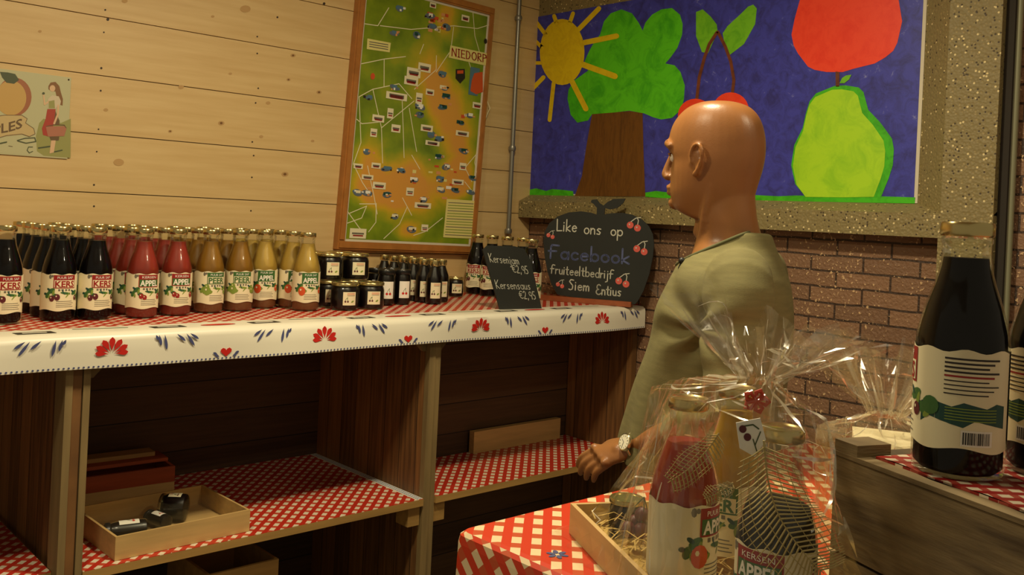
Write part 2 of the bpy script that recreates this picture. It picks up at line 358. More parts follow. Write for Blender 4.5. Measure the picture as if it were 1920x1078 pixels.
def textw(t, x0, x1, y, h, bold=0):
    ps, wd = text2d(t, h, 0, y, 'LEFT', bold); k = (x1 - x0) / wd
    return [[(x0 + a * k, b) for a, b in p] for p in ps]
def arc(cx, cy, rx, ry, a0, a1, n=10): return [(cx + rx * math.cos(math.radians(a0 + (a1 - a0) * i / n)), cy + ry * math.sin(math.radians(a0 + (a1 - a0) * i / n))) for i in range(n + 1)]
O_ = arc(.2, .25, .19, .25, 0, 360, 12)
HF = {
 'L': (.5, [[(0, 1), (.02, 0), (.45, .03)]]), 'i': (.12, [[(0, .5), (0, 0)], [(0, .7), (0, .74)]]), 'k': (.4, [[(0, 1), (0, 0)], [(.33, .5), (0, .22), (.35, 0)]]),
 'e': (.42, [[(.02, .27), (.38, .3)] + arc(.2, .25, .19, .25, 15, 320)]), 'o': (.42, [O_]), 'n': (.38, [[(0, .5), (0, 0)], [(0, .3), (.14, .5), (.3, .42), (.32, 0)]]),
 's': (.34, [[(.3, .46), (.12, .5), (.02, .38), (.27, .16), (.2, 0), (0, .04)]]), 'p': (.42, [[(0, .5), (0, -.4)], O_]), 'f': (.42, [[(.42, .9), (.2, .95), (.1, .8), (.08, 0)], [(-.06, .5), (.34, .52)]]),
 'F': (.5, [[(.48, .92), (.12, .94), (.06, .8), (.06, 0)], [(-.06, .5), (.36, .52)]]),
 'a': (.44, [O_, [(.4, .5), (.4, 0)]]), 'c': (.38, [arc(.2, .25, .19, .25, 45, 320)]), 'b': (.42, [[(0, 1), (0, 0)], O_]), 'r': (.3, [[(0, .5), (0, 0)], [(0, .28), (.12, .48), (.26, .47)]]),
 'u': (.4, [[(0, .5), (.02, .08), (.16, 0), (.3, .1), (.32, .5)], [(.32, .5), (.34, 0)]]), 't': (.3, [[(.1, .85), (.1, .06), (.24, 0)], [(-.04, .55), (.26, .55)]]), 'l': (.14, [[(0, 1), (0, 0)]]),
 'd': (.44, [O_, [(.4, 1), (.4, 0)]]), 'j': (.2, [[(.1, .5), (.1, -.3), (-.1, -.38)], [(.1, .7), (.1, .74)]]), 'S': (.5, [[(.42, .95), (.16, 1), (.03, .8), (.36, .42), (.34, .1), (.16, 0), (0, .06)]]),
 'm': (.56, [[(0, .5), (0, 0)], [(0, .3), (.12, .5), (.24, .42), (.25, 0)], [(.25, .3), (.37, .5), (.49, .42), (.5, 0)]]), 'E': (.5, [arc(.26, .74, .2, .24, 40, 270) + arc(.26, .25, .26, .25, 90, 330)]),
 'K': (.48, [[(0, 1), (.02, 0)], [(.45, 1), (.02, .45), (.45, 0)]]), '€': (.5, [arc(.3, .45, .28, .42, 50, 310), [(-.06, .55), (.34, .55)], [(-.06, .36), (.3, .36)]]),
 '2': (.42, [[(0, .7), (.15, .9), (.34, .75), (.3, .5), (0, 0), (.38, .02)]]), ',': (.18, [[(.08, .08), (0, -.14)]]), '9': (.42, [arc(.2, .62, .18, .24, 0, 360), [(.38, .62), (.34, .0)]]), '5': (.4, [[(.36, .9), (.06, .9), (.04, .5), (.3, .46), (.32, .12), (.1, 0), (0, .06)]]),
 'N': (.62, [[(0, 0), (.02, 1), (.5, 0), (.52, 1)]]), 'I': (.3, [[(.1, 1), (.1, 0)], [(-.02, 1), (.22, 1)], [(-.02, 0), (.22, 0)]]), 'D': (.56, [[(0, 0), (0, 1), (.3, .92), (.46, .5), (.3, .06), (0, 0)]]), 'O': (.62, [arc(.27, .5, .27, .5, 0, 360, 14)]),
 'R': (.5, [[(0, 0), (0, 1), (.32, .95), (.36, .65), (0, .5), (.42, 0)]]), 'P': (.5, [[(0, 0), (0, 1), (.34, .93), (.38, .6), (0, .48)]]), 'G': (.5, [[(0, 1), (0, 0)]]), ' ': (.5, []), 'Z': (.5, [[(0, 1), (.4, 1), (0, 0), (.42, 0)]]) }
HF['Q'] = (.5, [[(.42, .95), (0, .98), (.02, .5), (0, .02), (.44, 0)], [(.02, .5), (.34, .52)]])  # block letter E
def hand(t, x0, x1, y, h, w, slope=0):
    tot = sum(HF[c][0] + .12 for c in t) - .12; k = (x1 - x0) / tot; x = x0; out = []
    for c in t:
        for st in HF[c][1]: out += stroke([(x + a * k, y + b * h + slope * (x + a * k - x0)) for a, b in st], w)
        x += (HF[c][0] + .12) * k
    return out

# ------------------------------------------------------------------ the room
ZC = 1.181      # counter top
XW = .07        # brick face
def room():
    b = MB(); z0 = 1.558; hh = .2025
    for k in range(-8, 7):
        a = max(0, z0 + k * hh); c = min(2.86, z0 + (k + 1) * hh)
        if c <= a: continue
        b.box((-4.6, 0, a + .0015), (XW, .02, c - .0015), 'pine_boards')
    b.box((-4.6, .018, 0), (XW, .06, 2.86), 'seam_dark')
    f = lambda x, y, l: P(x, y, 1, -.0006 - l * .0003)
    g = lambda x, y: (x / 2.695, y / 2.695)
    for x, y, r in ((532, 50, 6), (545, 98, 9), (525, 163, 5), (512, 344, 7), (509, 458, 6), (498, 653, 5), (489, 766, 5), (475, 934, 6), (475, 1042, 6), (1402, 87, 6), (1300, 185, 5), (1300, 270, 5), (1305, 446, 5),
                    (1292, 520, 5), (1275, 717, 5), (1282, 786, 5), (1273, 896, 5), (1268, 1065, 5), (1638, 18, 8)):
        b.flat(disc(*g(x, y), r / 2.7 * .85, n=8), f, 'nail', 1)
    for x, y, r, q in ((1481, 280, 9, 0), (1458, 402, 7, 0), (1612, 466, 9, 0), (1118, 622, 11, 0), (860, 663, 7, 0), (1440, 880, 12, 0), (600, 820, 18, 1), (535, 555, 8, 1), (630, 5, 10, 1), (1355, 520, 8, 1), (1075, 83, 6, 1), (202, 158, 6, 1), (1240, 45, 18, 1), (1164, 372, 6, 1), (915, 440, 10, 1), (1320, 690, 7, 1), (1580, 712, 6, 1)):
        b.flat(disc(*g(x, y), r / 2.7 * 1.5, r / 2.7, n=12), f, 'knot_pale', 1)
        if not q: b.flat(disc(*g(x, y), r / 2.7 * .7, r / 2.7 * .55, n=10), f, 'knot', 2)
    struct(b.build('wall_left'))
    b = MB(); b.box((XW + .001, -4.2, 0), (XW + .12, .06, 2.86), 'brick')
    struct(b.build('wall_back'))
    YR = P(1871, 220, 0, XW - .08).y
    # washed concrete window frame standing proud of the brick
    b = MB()
    Xm = XW - .006; ym = P(1729, 190, 0, Xm).y - .002; zm = P(985, 364, 0, Xm).z - .001; yc = P(1768, 300, 0, XW - .08).y
    b.box((XW - .003, YR, 1.541), (XW, -.001, 2.86), 'aggregate')
    b.prism([(XW - .08, 1.54), (XW - .0031, 1.54), (XW - .0031, zm), (XW - .08, zm - .035)], lambda x, z, d: Vector((x, d, z)), YR, -.004, 'aggregate')
    b.prism([(XW - .08, YR), (XW - .0031, YR), (XW - .0031, ym), (XW - .08, yc)], lambda x, y, d: Vector((x, y, d)), zm - .035, 2.86, 'aggregate')
    b.box((XW - .08, YR, 0), (XW, YR + .17, 1.5405), 'aggregate')
    b.box((XW - .05, YR - .027, 0), (XW, YR - .0005, 2.86), 'gap_shade')  # solid strip, the shade of the gap put into its dark colour
    struct(b.build('trim_1'))
    b = MB(); b.box((-4.6, -4.2, -.05), (XW + .12, .06, 0), 'floor_tile'); struct(b.build('floor'))
    b = MB(); b.box((-4.6, -4.2, 2.86), (XW + .12, .06, 2.9), 'ceiling_paint'); struct(b.build('ceiling'))
room()
def lamp(x, y, lab):
    t = thing('ceiling_lamp', lab, 'lamp', (x, y, 2.86), group='round ceiling lamps')
    b = MB(); b.lathe([(.13, 0), (.13, -.012), (.125, -.015)], 'steel', 32); b.build('housing', t)
for x, y, lab in ((-1.55, -1.75, 'round steel ceiling lamp nearest the painted wall'), (-2.75, -1.55, 'round steel ceiling lamp nearest the board wall sign'), (-1.3, -3.3, 'round steel ceiling lamp above the big bottles')): lamp(x, y, lab)

# steel conduits
def pipe(name, lab, x, y, r, z0, z1, clamps, k):
    t = thing(name, lab, 'pipe', (x, y, 0))
    b = MB(); b.lathe([(r, z0), (r, z1)], k, 14); b.build('tube', t)
    for z in clamps:
        c = MB(); c.lathe([(r + .004, z - .012), (r + .007, z), (r + .004, z + .012)], k, 14); c.box((-r * .5, 0, z - .008), (r * .5, abs(y) if name == 'conduit_pipe' else .02, z + .008), k); c.build('clamp', t)
pipe('conduit_pipe', 'thin grey steel conduit running up the corner beside the map', -.088, -.022, .011, 1.46, 2.85, (1.47, 1.87, 2.5), 'steel_pipe')
pipe('heating_pipe', 'pale vertical pipe on the brick at the right edge', XW - .022, P(1900, 250, 0, XW - .02).y, .014, 0, 2.85, (1.2,), 'pipe_pale')

# ------------------------------------------------------------------ mural
def mural():
    X = XW - .006
    f = lambda x, y, l: P(x, y, 0, X - l * .0006)
    g = lambda pts: [(960 + x / 2, y / 2) for x, y in pts]
    b = MB()
    zt, zb = P(1001, 33, 0, X).z, P(985, 364, 0, X).z; yl = P(993, 200, 0, X).y; yr_ = P(1729, 190, 0, X).y
    def W(y, z, l=0): return Vector((X - l * .0006, y, z))
    b.add([(XW - .0035, yl, zb), (XW - .0035, yr_, zb), (XW - .0035, yr_, zt), (XW - .0035, yl, zt), W(yl, zb), W(yr_, zb), W(yr_, zt), W(yl, zt)], [(4, 5, 6, 7), (0, 1, 5, 4), (1, 2, 6, 5), (2, 3, 7, 6), (3, 0, 4, 7)], 'paper_edge')
    b.add([W(yl - .006, zb + .006, 1), W(yr_ + .012, zb + .006, 1), W(yr_ + .012, zt, 1), W(yl - .006, zt, 1)], [(0, 1, 2, 3)], 'paint_blue')
    F = lambda poly, k, l: b.flat([g(poly)], f, k, l)
    crown = [(290, 190), (310, 155), (330, 130), (345, 80), (370, 50), (410, 35), (450, 50), (475, 85), (490, 115), (500, 85), (525, 55), (560, 35), (600, 30), (630, 55), (640, 90), (638, 130), (620, 180), (595, 215), (575, 238), (610, 245), (632, 270), (648, 320), (645, 370), (635, 410), (600, 442), (560, 448), (530, 440), (495, 425), (440, 415), (380, 422), (300, 428), (285, 452), (245, 460), (220, 430), (208, 370), (212, 340), (228, 305), (250, 290), (285, 265), (272, 230)]
    F(crown, 'paint_green', 2)
    F([(208, 370), (212, 335), (232, 305), (262, 400), (290, 425), (283, 452), (245, 460), (220, 430)], 'paint_green_deep', 3)
    F([(300, 428), (380, 422), (440, 416), (490, 424), (493, 560), (500, 737), (235, 735), (262, 660), (280, 540)], 'paint_brown', 3)
    for a in (((62, 712), (90, 706), (128, 716), (150, 709), (190, 712), (229, 717), (231, 737), (60, 737)), ((500, 722), (540, 716), (590, 722), (650, 730), (905, 731), (1000, 736), (1060, 733), (1250, 735), (1380, 736), (1512, 740), (1510, 763), (905, 752), (600, 745), (500, 738))): F(a, 'paint_green_deep', 2)
    b.flat([[(960 + (188 + 84 * math.cos(t)) / 2, (195 + 124 * math.sin(t)) / 2) for t in [2 * PI * i / 28 for i in range(28)]]], f, 'paint_yellow', 4)
    for p0, p1, w0 in (((260, 162), (392, 135), 20), ((260, 240), (386, 286), 22), ((222, 300), (277, 408), 20), ((156, 312), (141, 450), 15), ((118, 290), (68, 342), 16), ((110, 236), (68, 236), 13), ((115, 180), (82, 148), 14), ((130, 135), (84, 74), 15), ((168, 90), (158, 60), 15), ((215, 90), (229, 50), 15), ((245, 115), (326, 32), 18)):
        b.flat(stroke(g([p0, p1]), w0 / 2), f, 'paint_yellow', 4)
    F([(690, 45), (715, 35), (745, 62), (768, 92), (771, 120), (735, 200), (712, 195), (690, 135)], 'paint_lime_b', 2)
    F([(790, 125), (808, 98), (860, 50), (885, 25), (905, 17), (918, 32), (912, 90), (870, 165), (815, 207), (798, 170)], 'paint_lime_b', 2)
    b.flat(stroke(g([(768, 122), (740, 165), (722, 215), (702, 290), (692, 380)]), 6), f, 'paint_stem', 3)
    b.flat(stroke(g([(772, 120), (800, 175), (820, 230), (832, 300), (825, 360)]), 6), f, 'paint_stem', 3)
    for cx, cy, rx, ry in ((688, 432, 66, 62), (820, 412, 68, 66)): b.flat([[(960 + (cx + rx * math.cos(t)) / 2, (cy + ry * math.sin(t)) / 2) for t in [2 * PI * i / 24 for i in range(24)]]], f, 'paint_red', 4)
    F([(1060, 70), (1048, 130), (1056, 170), (1072, 200), (1110, 250), (1135, 262), (1180, 270), (1240, 270), (1280, 258), (1320, 248), (1360, 238), (1400, 215), (1430, 190), (1445, 160), (1463, 80), (1450, 0), (1420, -60), (1360, -110), (1250, -125), (1150, -95), (1085, -20)], 'paint_red', 2)
    F([(1213, 268), (1228, 270), (1227, 325), (1214, 325)], 'paint_stem', 3)
    F([(1228, 312), (1238, 292), (1252, 283), (1273, 280), (1264, 298), (1246, 312)], 'paint_lime_b', 4)
    pear = [(1210, 322), (1250, 320), (1300, 328), (1318, 345), (1326, 375), (1336, 412), (1380, 458), (1400, 485), (1425, 520), (1432, 560), (1428, 620), (1412, 670), (1384, 738), (1250, 740), (1100, 738), (1062, 690), (1047, 620), (1058, 545), (1090, 480), (1102, 425), (1116, 380), (1140, 350), (1170, 338)]
    F(pear, 'paint_green_deep', 3)
    F([(1225 + (x - 1238) * .90, 742 + (y - 742) * (.965)) for x, y in pear], 'paint_lime', 4)
    o = b.build('mural'); tag(o, 'large blue painted mural of sun, tree, cherries, red apple and pear above the brick', 'painting')
mural()

# ------------------------------------------------------------------ framed map
def framed_map():
    global BL
    TR, BR, BLc = P(938, 20, 1, -.03), P(889, 476, 1, -.03), P(631, 467, 1, -.03)
    top = P(672, 0, 1, -.03); up = (BLc - top).normalized() * -1
    H = (TR - BR).length; TL = BLc + up * H
    ex = (BR - BLc).normalized(); ez = up; W = (BR - BLc).length
    fn = lambda x, y, d: BLc + ex * x + ez * y + Vector((0, d, 0))
    t = thing('framed_map', 'tall green tourist map in a brown wood frame on the board wall', 'map', fn(W / 2, 0, .03))
    inv = t.location
    fl = lambda x, y, d: fn(x, y, d) - inv
    fw = .034
    b = MB()
    fr = .022
    for x0, y0, x1, y1 in ((0, 0, W, fw), (0, H - fw, W, H), (0, fw, fw, H - fw), (W - fr, fw, W, H - fw)):
        b.prism([(x0, y0), (x1, y0), (x1, y1), (x0, y1)], fl, -.004, .0285, 'frame_wood')
        e = .007
        b.prism([(x0 + e, y0 + e), (x1 - e, y0 + e), (x1 - e, y1 - e), (x0 + e, y1 - e)], fl, -.009, -.003, 'frame_wood')
    b.build('picture_frame', t)
    b = MB(); b.prism([(fw, fw), (W - fr, fw), (W - fr, H - fw), (fw, H - fw)], fl, .006, .02, 'paper_edge')
    def q(x, y):      # map-crop pixel -> sheet x, y
        p = P(620 + x / 2.244, y / 2.244, 1, -.03) - BLc; return (p.dot(ex), p.dot(ez))
    fd = lambda x, y, l: fl(x, y, .006 - .0005 * l)
    BL = []
    for x, y, rx, rz in ((470, 90, .09, .12), (400, 330, .14, .2), (470, 450, .12, .25), (540, 620, .13, .28), (330, 740, .2, .12), (150, 700, .1, .16), (520, 780, .16, .12), (330, 850, .28, .12), (330, 980, .1, .06), (200, 800, .2, .1)):
        p = fd(*q(x, y), 0); BL.append((p.x, p.z, rx, rz))
    map_green()
    e = fw + .010; b.flat([[(e, e), (W - fr - .012, e), (W - fr - .012, H - e), (e, H - e)]], fd, 'map_print', 1)
    for pts in ([(125, 95), (180, 105), (225, 30)], [(190, 105), (320, 125), (500, 115), (600, 130), (670, 110)], [(115, 265), (210, 248), (300, 240)], [(210, 248), (212, 365)], [(108, 405), (165, 375), (275, 355), (330, 420)], [(165, 375), (205, 540), (340, 430)],
                [(205, 540), (213, 690)], [(100, 500), (122, 520), (200, 515)], [(290, 430), (303, 670)], [(320, 460), (355, 645)], [(108, 405), (120, 600), (90, 690), (130, 770), (170, 830)], [(335, 660), (370, 720)], [(580, 60), (590, 160), (620, 260), (655, 330)], [(500, 120), (490, 220), (430, 310)], [(640, 420), (660, 470), (620, 570), (600, 700), (620, 790)],
                [(430, 240), (430, 300), (340, 380)], [(70, 890), (120, 960), (150, 990)], [(75, 900), (150, 870), (130, 920), (70, 940)], [(190, 860), (190, 940), (160, 980)], [(120, 860), (185, 862)], [(470, 930), (400, 985), (350, 1000)], [(225, 1010), (290, 950), (320, 880)], [(560, 780), (600, 830)], [(300, 840), (340, 915)], [(150, 700), (180, 830), (195, 905)], [(360, 230), (375, 190)], [(560, 250), (590, 340)], [(610, 660), (560, 720), (590, 780)]):
        b.flat(stroke([q(*p) for p in pts], .0035), fd, 'label_cream', 2)
    rnd = random.Random(3)
    def rc(x, y, w, h, k, l): 
        a = q(x - w / 2, y + h / 2); c = q(x + w / 2, y - h / 2); b.flat([[a, (c[0], a[1]), c, (a[0], c[1])]], fd, k, l)
    mat('map_grey', (96, 106, 116), .5); mat('map_blue', (84, 118, 140), .5); mat('map_pink', (216, 150, 90), .5); mat('map_cream', (226, 214, 132), .5)
    spots = [(270, 35), (250, 140), (345, 150), (410, 115), (470, 120), (400, 70), (455, 320), (365, 455), (465, 380), (470, 415), (460, 462), (575, 500), (540, 530), (365, 490), (415, 575), (450, 595), (550, 650), (450, 670), (480, 715), (230, 715), (295, 725), (350, 765), (460, 810), (520, 815), (585, 825), (150, 815), (270, 918), (340, 975), (145, 640), (110, 812), (590, 765), (390, 850), (235, 825), (150, 410), (255, 370), (455, 765)]
    for x, y in spots:
        a_ = q(x, y); b.flat(disc(a_[0], a_[1], rnd.uniform(.018, .030), rnd.uniform(.010, .017), 14, rnd.uniform(-.3, .2)), fd, 'map_grey', 3); rc(x + rnd.uniform(-6, 6), y - 4, rnd.uniform(16, 34), 9, rnd.choice(['map_blue', 'label_cream', 'label_white', 'label_teal']), 4)
        for _ in range(3): rc(x + rnd.uniform(-20, 20), y + rnd.uniform(-8, 8), rnd.uniform(5, 12), rnd.uniform(4, 9), rnd.choice(['map_blue', 'label_white', 'label_black', 'map_pink']), 5)
    for x, y, w_, h_ in ((380, 290, 55, 24), (335, 310, 60, 26), (325, 345, 60, 22), (405, 395, 36, 18), (265, 408, 90, 12), (240, 480, 28, 38), (190, 500, 52, 20), (265, 545, 40, 26), (172, 560, 30, 30), (395, 548, 52, 18), (605, 458, 40, 18), (185, 700, 40, 18), (545, 575, 56, 12), (420, 612, 60, 10), (115, 985, 72, 36), (385, 875, 70, 16), (395, 970, 30, 26), (150, 748, 50, 14), (200, 785, 56, 22), (530, 780, 50, 16), (330, 815, 34, 30), (550, 715, 30, 26), (110, 700, 40, 16), (360, 420, 30, 40), (548, 85, 34, 16), (410, 25, 28, 14)):
        rc(x, y, w_, h_, 'label_cream', 5); rc(x, y, w_ * .7, 3, 'label_grey', 6); rc(x, y + h_ * .25, w_ * .6, 2.5, 'label_red', 6)
    for _ in range(46):
        x, y = rnd.choice([(rnd.uniform(340, 560), rnd.uniform(270, 760)), (rnd.uniform(90, 560), rnd.uniform(640, 860)), (rnd.uniform(380, 480), rnd.uniform(60, 140))])
        rc(x, y, rnd.uniform(8, 26), rnd.uniform(5, 12), rnd.choice(['map_pink', 'map_cream', 'label_orange', 'label_white', 'map_pink']), 2.5)
    rc(590, 355, 46, 108, 'map_blue', 4); b.flat([[q(*p) for p in ((590, 320), (625, 315), (628, 400), (600, 410), (575, 395), (580, 350))]], fd, 'label_orange', 5)
    b.flat([[q(*p) for p in ((512, 300), (550, 300), (552, 340), (532, 362), (512, 340))]], fd, 'label_black', 4); b.flat([[q(*p) for p in ((518, 306), (544, 306), (544, 320), (518, 320))]], fd, 'label_orange', 5)
    b.flat(disc(*q(163, 320), .011, .014), fd, 'label_orange', 4); b.flat(disc(*q(635, 185), .010, .012), fd, 'label_black', 4)
    b.flat([[q(*p) for p in ((137, 158), (236, 180), (232, 220), (135, 203))]], fd, 'map_cream', 4)
    for k in range(3): b.flat([[q(*p) for p in ((145, 170 + 10 * k), (225, 186 + 10 * k), (225, 190 + 10 * k), (145, 174 + 10 * k))]], fd, 'label_grey', 5)
    # title board
    b.flat([[q(*p) for p in ((487, 198), (655, 240), (648, 292), (480, 250))]], fd, 'map_cream', 6)
    tp = [[(x / 4.2, y) for x, y in p] for p in hand('NIQDORP', 0, 4.2, 0, 1, .12)]
    b.flat([[q(494 + 148 * x + 0 * y, 243 + 34 * x - 33 * y) for x, y in p] for p in tp], fd, 'label_red', 7)
    b.flat([[q(*p) for p in ((485, 850), (608, 862), (602, 1022), (473, 1012))]], fd, 'map_cream', 5)
    for k in range(13): b.flat([[q(*p) for p in ((492 - k, 864 + 11.3 * k), (598 - .3 * k, 873 + 11.3 * k), (598 - .3 * k, 876 + 11.3 * k), (492 - k, 867 + 11.3 * k))]], fd, 'label_lime' if k % 3 else 'label_grey', 6)
    b.build('map_sheet', t)
framed_map()

# ------------------------------------------------------------------ tin sign, left wall
def tin_sign():
    x0, x1, z0, z1 = -2.53, -2.106, 1.667, 1.942
    t = thing('tin_sign', 'vintage tin sign with a peach and a girl carrying a basket, on the board wall', 'sign', ((x0 + x1) / 2, -.001, z0))
    L = t.location; b = MB(); b.box((x0 - L.x, -.004, 0), (x1 - L.x, .0, z1 - z0), 'tin')
    f = lambda x, y, l: P(x / 4.9, 100 + y / 4.9, 1, -.0052 - l * .0004) - L
    fw = lambda x, z, l: Vector((x - L.x, -.0042 - l * .0004, z - z0))
    F = lambda pts, k, l: b.flat([pts], f, k, l)
    b.flat([[(x0 + .004, z0 + .004), (x1 - .004, z0 + .004), (x1 - .004, z1 - .004), (x0 + .004, z1 - .004)]], fw, 'tin', .2)
    F([(330, 760), (360, 640), (400, 600), (560, 640), (650, 600), (648, 960), (400, 940), (340, 900)], 'tin_green', .6)
    b.flat(disc(130, 400, 160, 178, 28), f, 'peach_red', 1); b.flat(disc(100, 410, 142, 160, 28), f, 'peach', 1.6)
    F([(0, 170), (70, 175), (140, 190), (175, 245), (130, 280), (60, 270), (20, 220)], 'leaf_dark', 2.4)
    F([(-120, 600), (40, 570), (200, 570), (250, 600), (240, 640), (310, 690), (325, 740), (280, 765), (220, 745), (60, 760), (-60, 790)], 'tin_tan', 2.4)
    for p, w_ in (([(-120, 590), (40, 568), (200, 568), (250, 600), (235, 640), (310, 690), (322, 740), (270, 765), (200, 740), (60, 755), (-60, 790)], 5), ([(160, 800), (230, 780), (320, 775), (330, 810), (240, 825), (165, 805)], 9), ([(300, 860), (262, 860), (250, 890), (270, 915), (300, 900)], 7), ([(-10, 830), (60, 815)], 12), ([(80, 850), (115, 856)], 4)):
        b.flat(stroke(p, w_), f, 'leaf_dark' if w_ > 6 else 'tin_brown', 3.2)
    tp = text2d('PPLES', 1, 0, 0, 'LEFT', .02)[0]; mx = max(q[0] for p in tp for q in p)
    b.flat([[(-130 + 335 * x / mx, 735 - 58 * x / mx - 85 * y + 22 * math.sin(x / mx * 3)) for x, y in p] for p in tp], f, 'tin_brown', 3.4)
    # girl
    F([(445, 300), (465, 268), (510, 262), (545, 300), (560, 360), (578, 420), (575, 480), (545, 470), (520, 400), (510, 350), (470, 345), (445, 330)], 'girl_hair', 1.4)
    b.flat(disc(482, 322, 26, 30), f, 'girl_skin', 2)
    F([(440, 420), (480, 385), (540, 395), (560, 440), (550, 485), (520, 495), (505, 510), (445, 510)], 'girl_shawl', 2); F([(448, 440), (500, 430), (505, 505), (448, 505)], 'tin_green', 2.6)
    b.flat(stroke([(450, 440), (410, 470), (400, 375)], 14), f, 'girl_skin', 2.4); b.flat(disc(400, 368, 12), f, 'leaf_dark', 3)
    F([(435, 512), (512, 512), (500, 600), (470, 770), (395, 750), (385, 690), (420, 600)], 'girl_red', 2); F([(505, 515), (520, 560), (548, 620), (545, 660), (480, 660)], 'tin_brown', 1.8)
    b.flat(stroke([(535, 480), (532, 560), (498, 645)], 18), f, 'girl_skin', 3)
    F([(420, 672), (600, 668), (612, 690), (590, 760), (440, 765)], 'rose', 3.4); b.flat(stroke([(425, 672), (500, 655), (590, 658), (608, 685)], 7), f, 'tin_brown', 3.8)
    F([(455, 765), (545, 765), (540, 800), (470, 805)], 'tin_brown', 2.4); F([(470, 800), (512, 800), (495, 910), (455, 920)], 'girl_skin', 2.6)
    b.flat(stroke([(355, 870), (460, 855)], 14), f, 'leaf_dark', 1.6); b.flat(stroke([(500, 905), (570, 890)], 12), f, 'leaf_dark', 1.6)
    b.build('plate', t)
    for x in (x0 + .008, x1 - .008):
        s = MB(); s.ball((x - L.x, -.0045, z1 - z0 - .008), .003, 'nail', 8); s.build('screw', t)
tin_sign()

# ------------------------------------------------------------------ shelving under the counter
def board(name, parent, a, b_, k): m_ = MB(); m_.box(a, b_, k); return m_.build(name, parent)
EY = -.77
sh = thing('shelf_unit', 'dark stained wooden shelving unit with open bays under the counter', 'shelf', (-1.8, -.4, 0))
o0 = sh.location
def sb(name, a, b_, k): return board(name, sh, Vector(a) - o0, Vector(b_) - o0, k)
sb('worktop', (-3.7, EY + .02, ZC - .03), (XW - .004, -.004, ZC - .003), 'shelf_wood')
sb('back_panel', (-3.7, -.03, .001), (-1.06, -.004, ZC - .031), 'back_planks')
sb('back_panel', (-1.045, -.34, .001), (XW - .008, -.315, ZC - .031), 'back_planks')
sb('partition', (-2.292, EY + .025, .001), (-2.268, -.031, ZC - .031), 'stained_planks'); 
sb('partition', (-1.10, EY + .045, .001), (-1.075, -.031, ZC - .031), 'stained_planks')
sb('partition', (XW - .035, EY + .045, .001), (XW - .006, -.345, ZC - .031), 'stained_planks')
sb('post', (-2.266, EY + .02, .001), (-2.248, EY + .065, ZC - .031), 'post_wood')
sb('post', (-2.312, EY + .02, .001), (-2.293, EY + .1, ZC - .031), 'post_wood')
sb('post', (-1.10, EY + .02, .001), (-1.073, EY + .044, ZC - .031), 'post_wood')
sb('post', (-1.070, EY + .025, .001), (-1.046, EY + .085, ZC - .031), 'post_wood')
sb('shelf_board', (-2.247, EY + .015, .512), (-1.101, -.031, .536), 'shelf_wood')
sb('shelf_board', (-1.045, EY + .015, .512), (XW - .036, -.345, .536), 'shelf_wood')
sb('shelf_board', (-3.7, EY + .06, .512), (-2.313, -.031, .536), 'shelf_wood')
for x in (-1.155, -1.043): sb('support_block', (x, EY + .03, .442), (x + .05, EY + .10, .511), 'shelf_wood')
sb('support_block', (-2.246, EY + .03, .442), (-2.20, EY + .10, .511), 'shelf_wood')
for x, s_ in ((-2.247, 1), (-1.101, -1), (-1.045, 1)):
    m_ = MB(); fn = lambda a, c, d: Vector((x + s_ * a, EY + .04 + d, ZC - .032 + c)) - o0
    m_.prism([(0, 0), (.085, 0), (.085, -.015), (.012, -.095), (0, -.095)], fn, 0, .02, 'post_wood'); m_.build('gusset', sh)
def gcloth(name, lab, x0, x1, y0, y1, z, strip=None):
    b = MB(); b.box((x0, y0, z), (x1, y1, z + .0015), 'gingham_counter')
    b.box((x0, y0 - .0015, z - .008), (x1, y0, z + .0015), 'gingham_counter')
    if strip:
        b.box((x1 - .03, y0, z + .0015), (x1, y1, z + .0019), 'cloth_white')
        n = int((y1 - y0) / .011)
        for i in range(n):
            for j in range(2): b.flat(disc(x1 - .008 - .012 * j, y0 + .006 + i * .011, .0042, n=8), lambda x, y, l: Vector((x, y, z + .0021)), 'pale_blue', 0)
    o = b.build(name); tag(o, lab, 'tablecloth'); return o
gcloth('shelf_cloth', 'red gingham oilcloth on the left lower shelf, with a blue dotted edge', -2.246, -1.102, EY + .017, -.032, .5362, True)
gcloth('shelf_cloth', 'red gingham oilcloth on the right lower shelf beside the man', -1.044, XW - .037, EY + .017, -.346, .5362)
gcloth('shelf_cloth', 'red gingham oilcloth on the shelf at the far left edge', -3.69, -2.314, EY + .062, -.032, .5362)

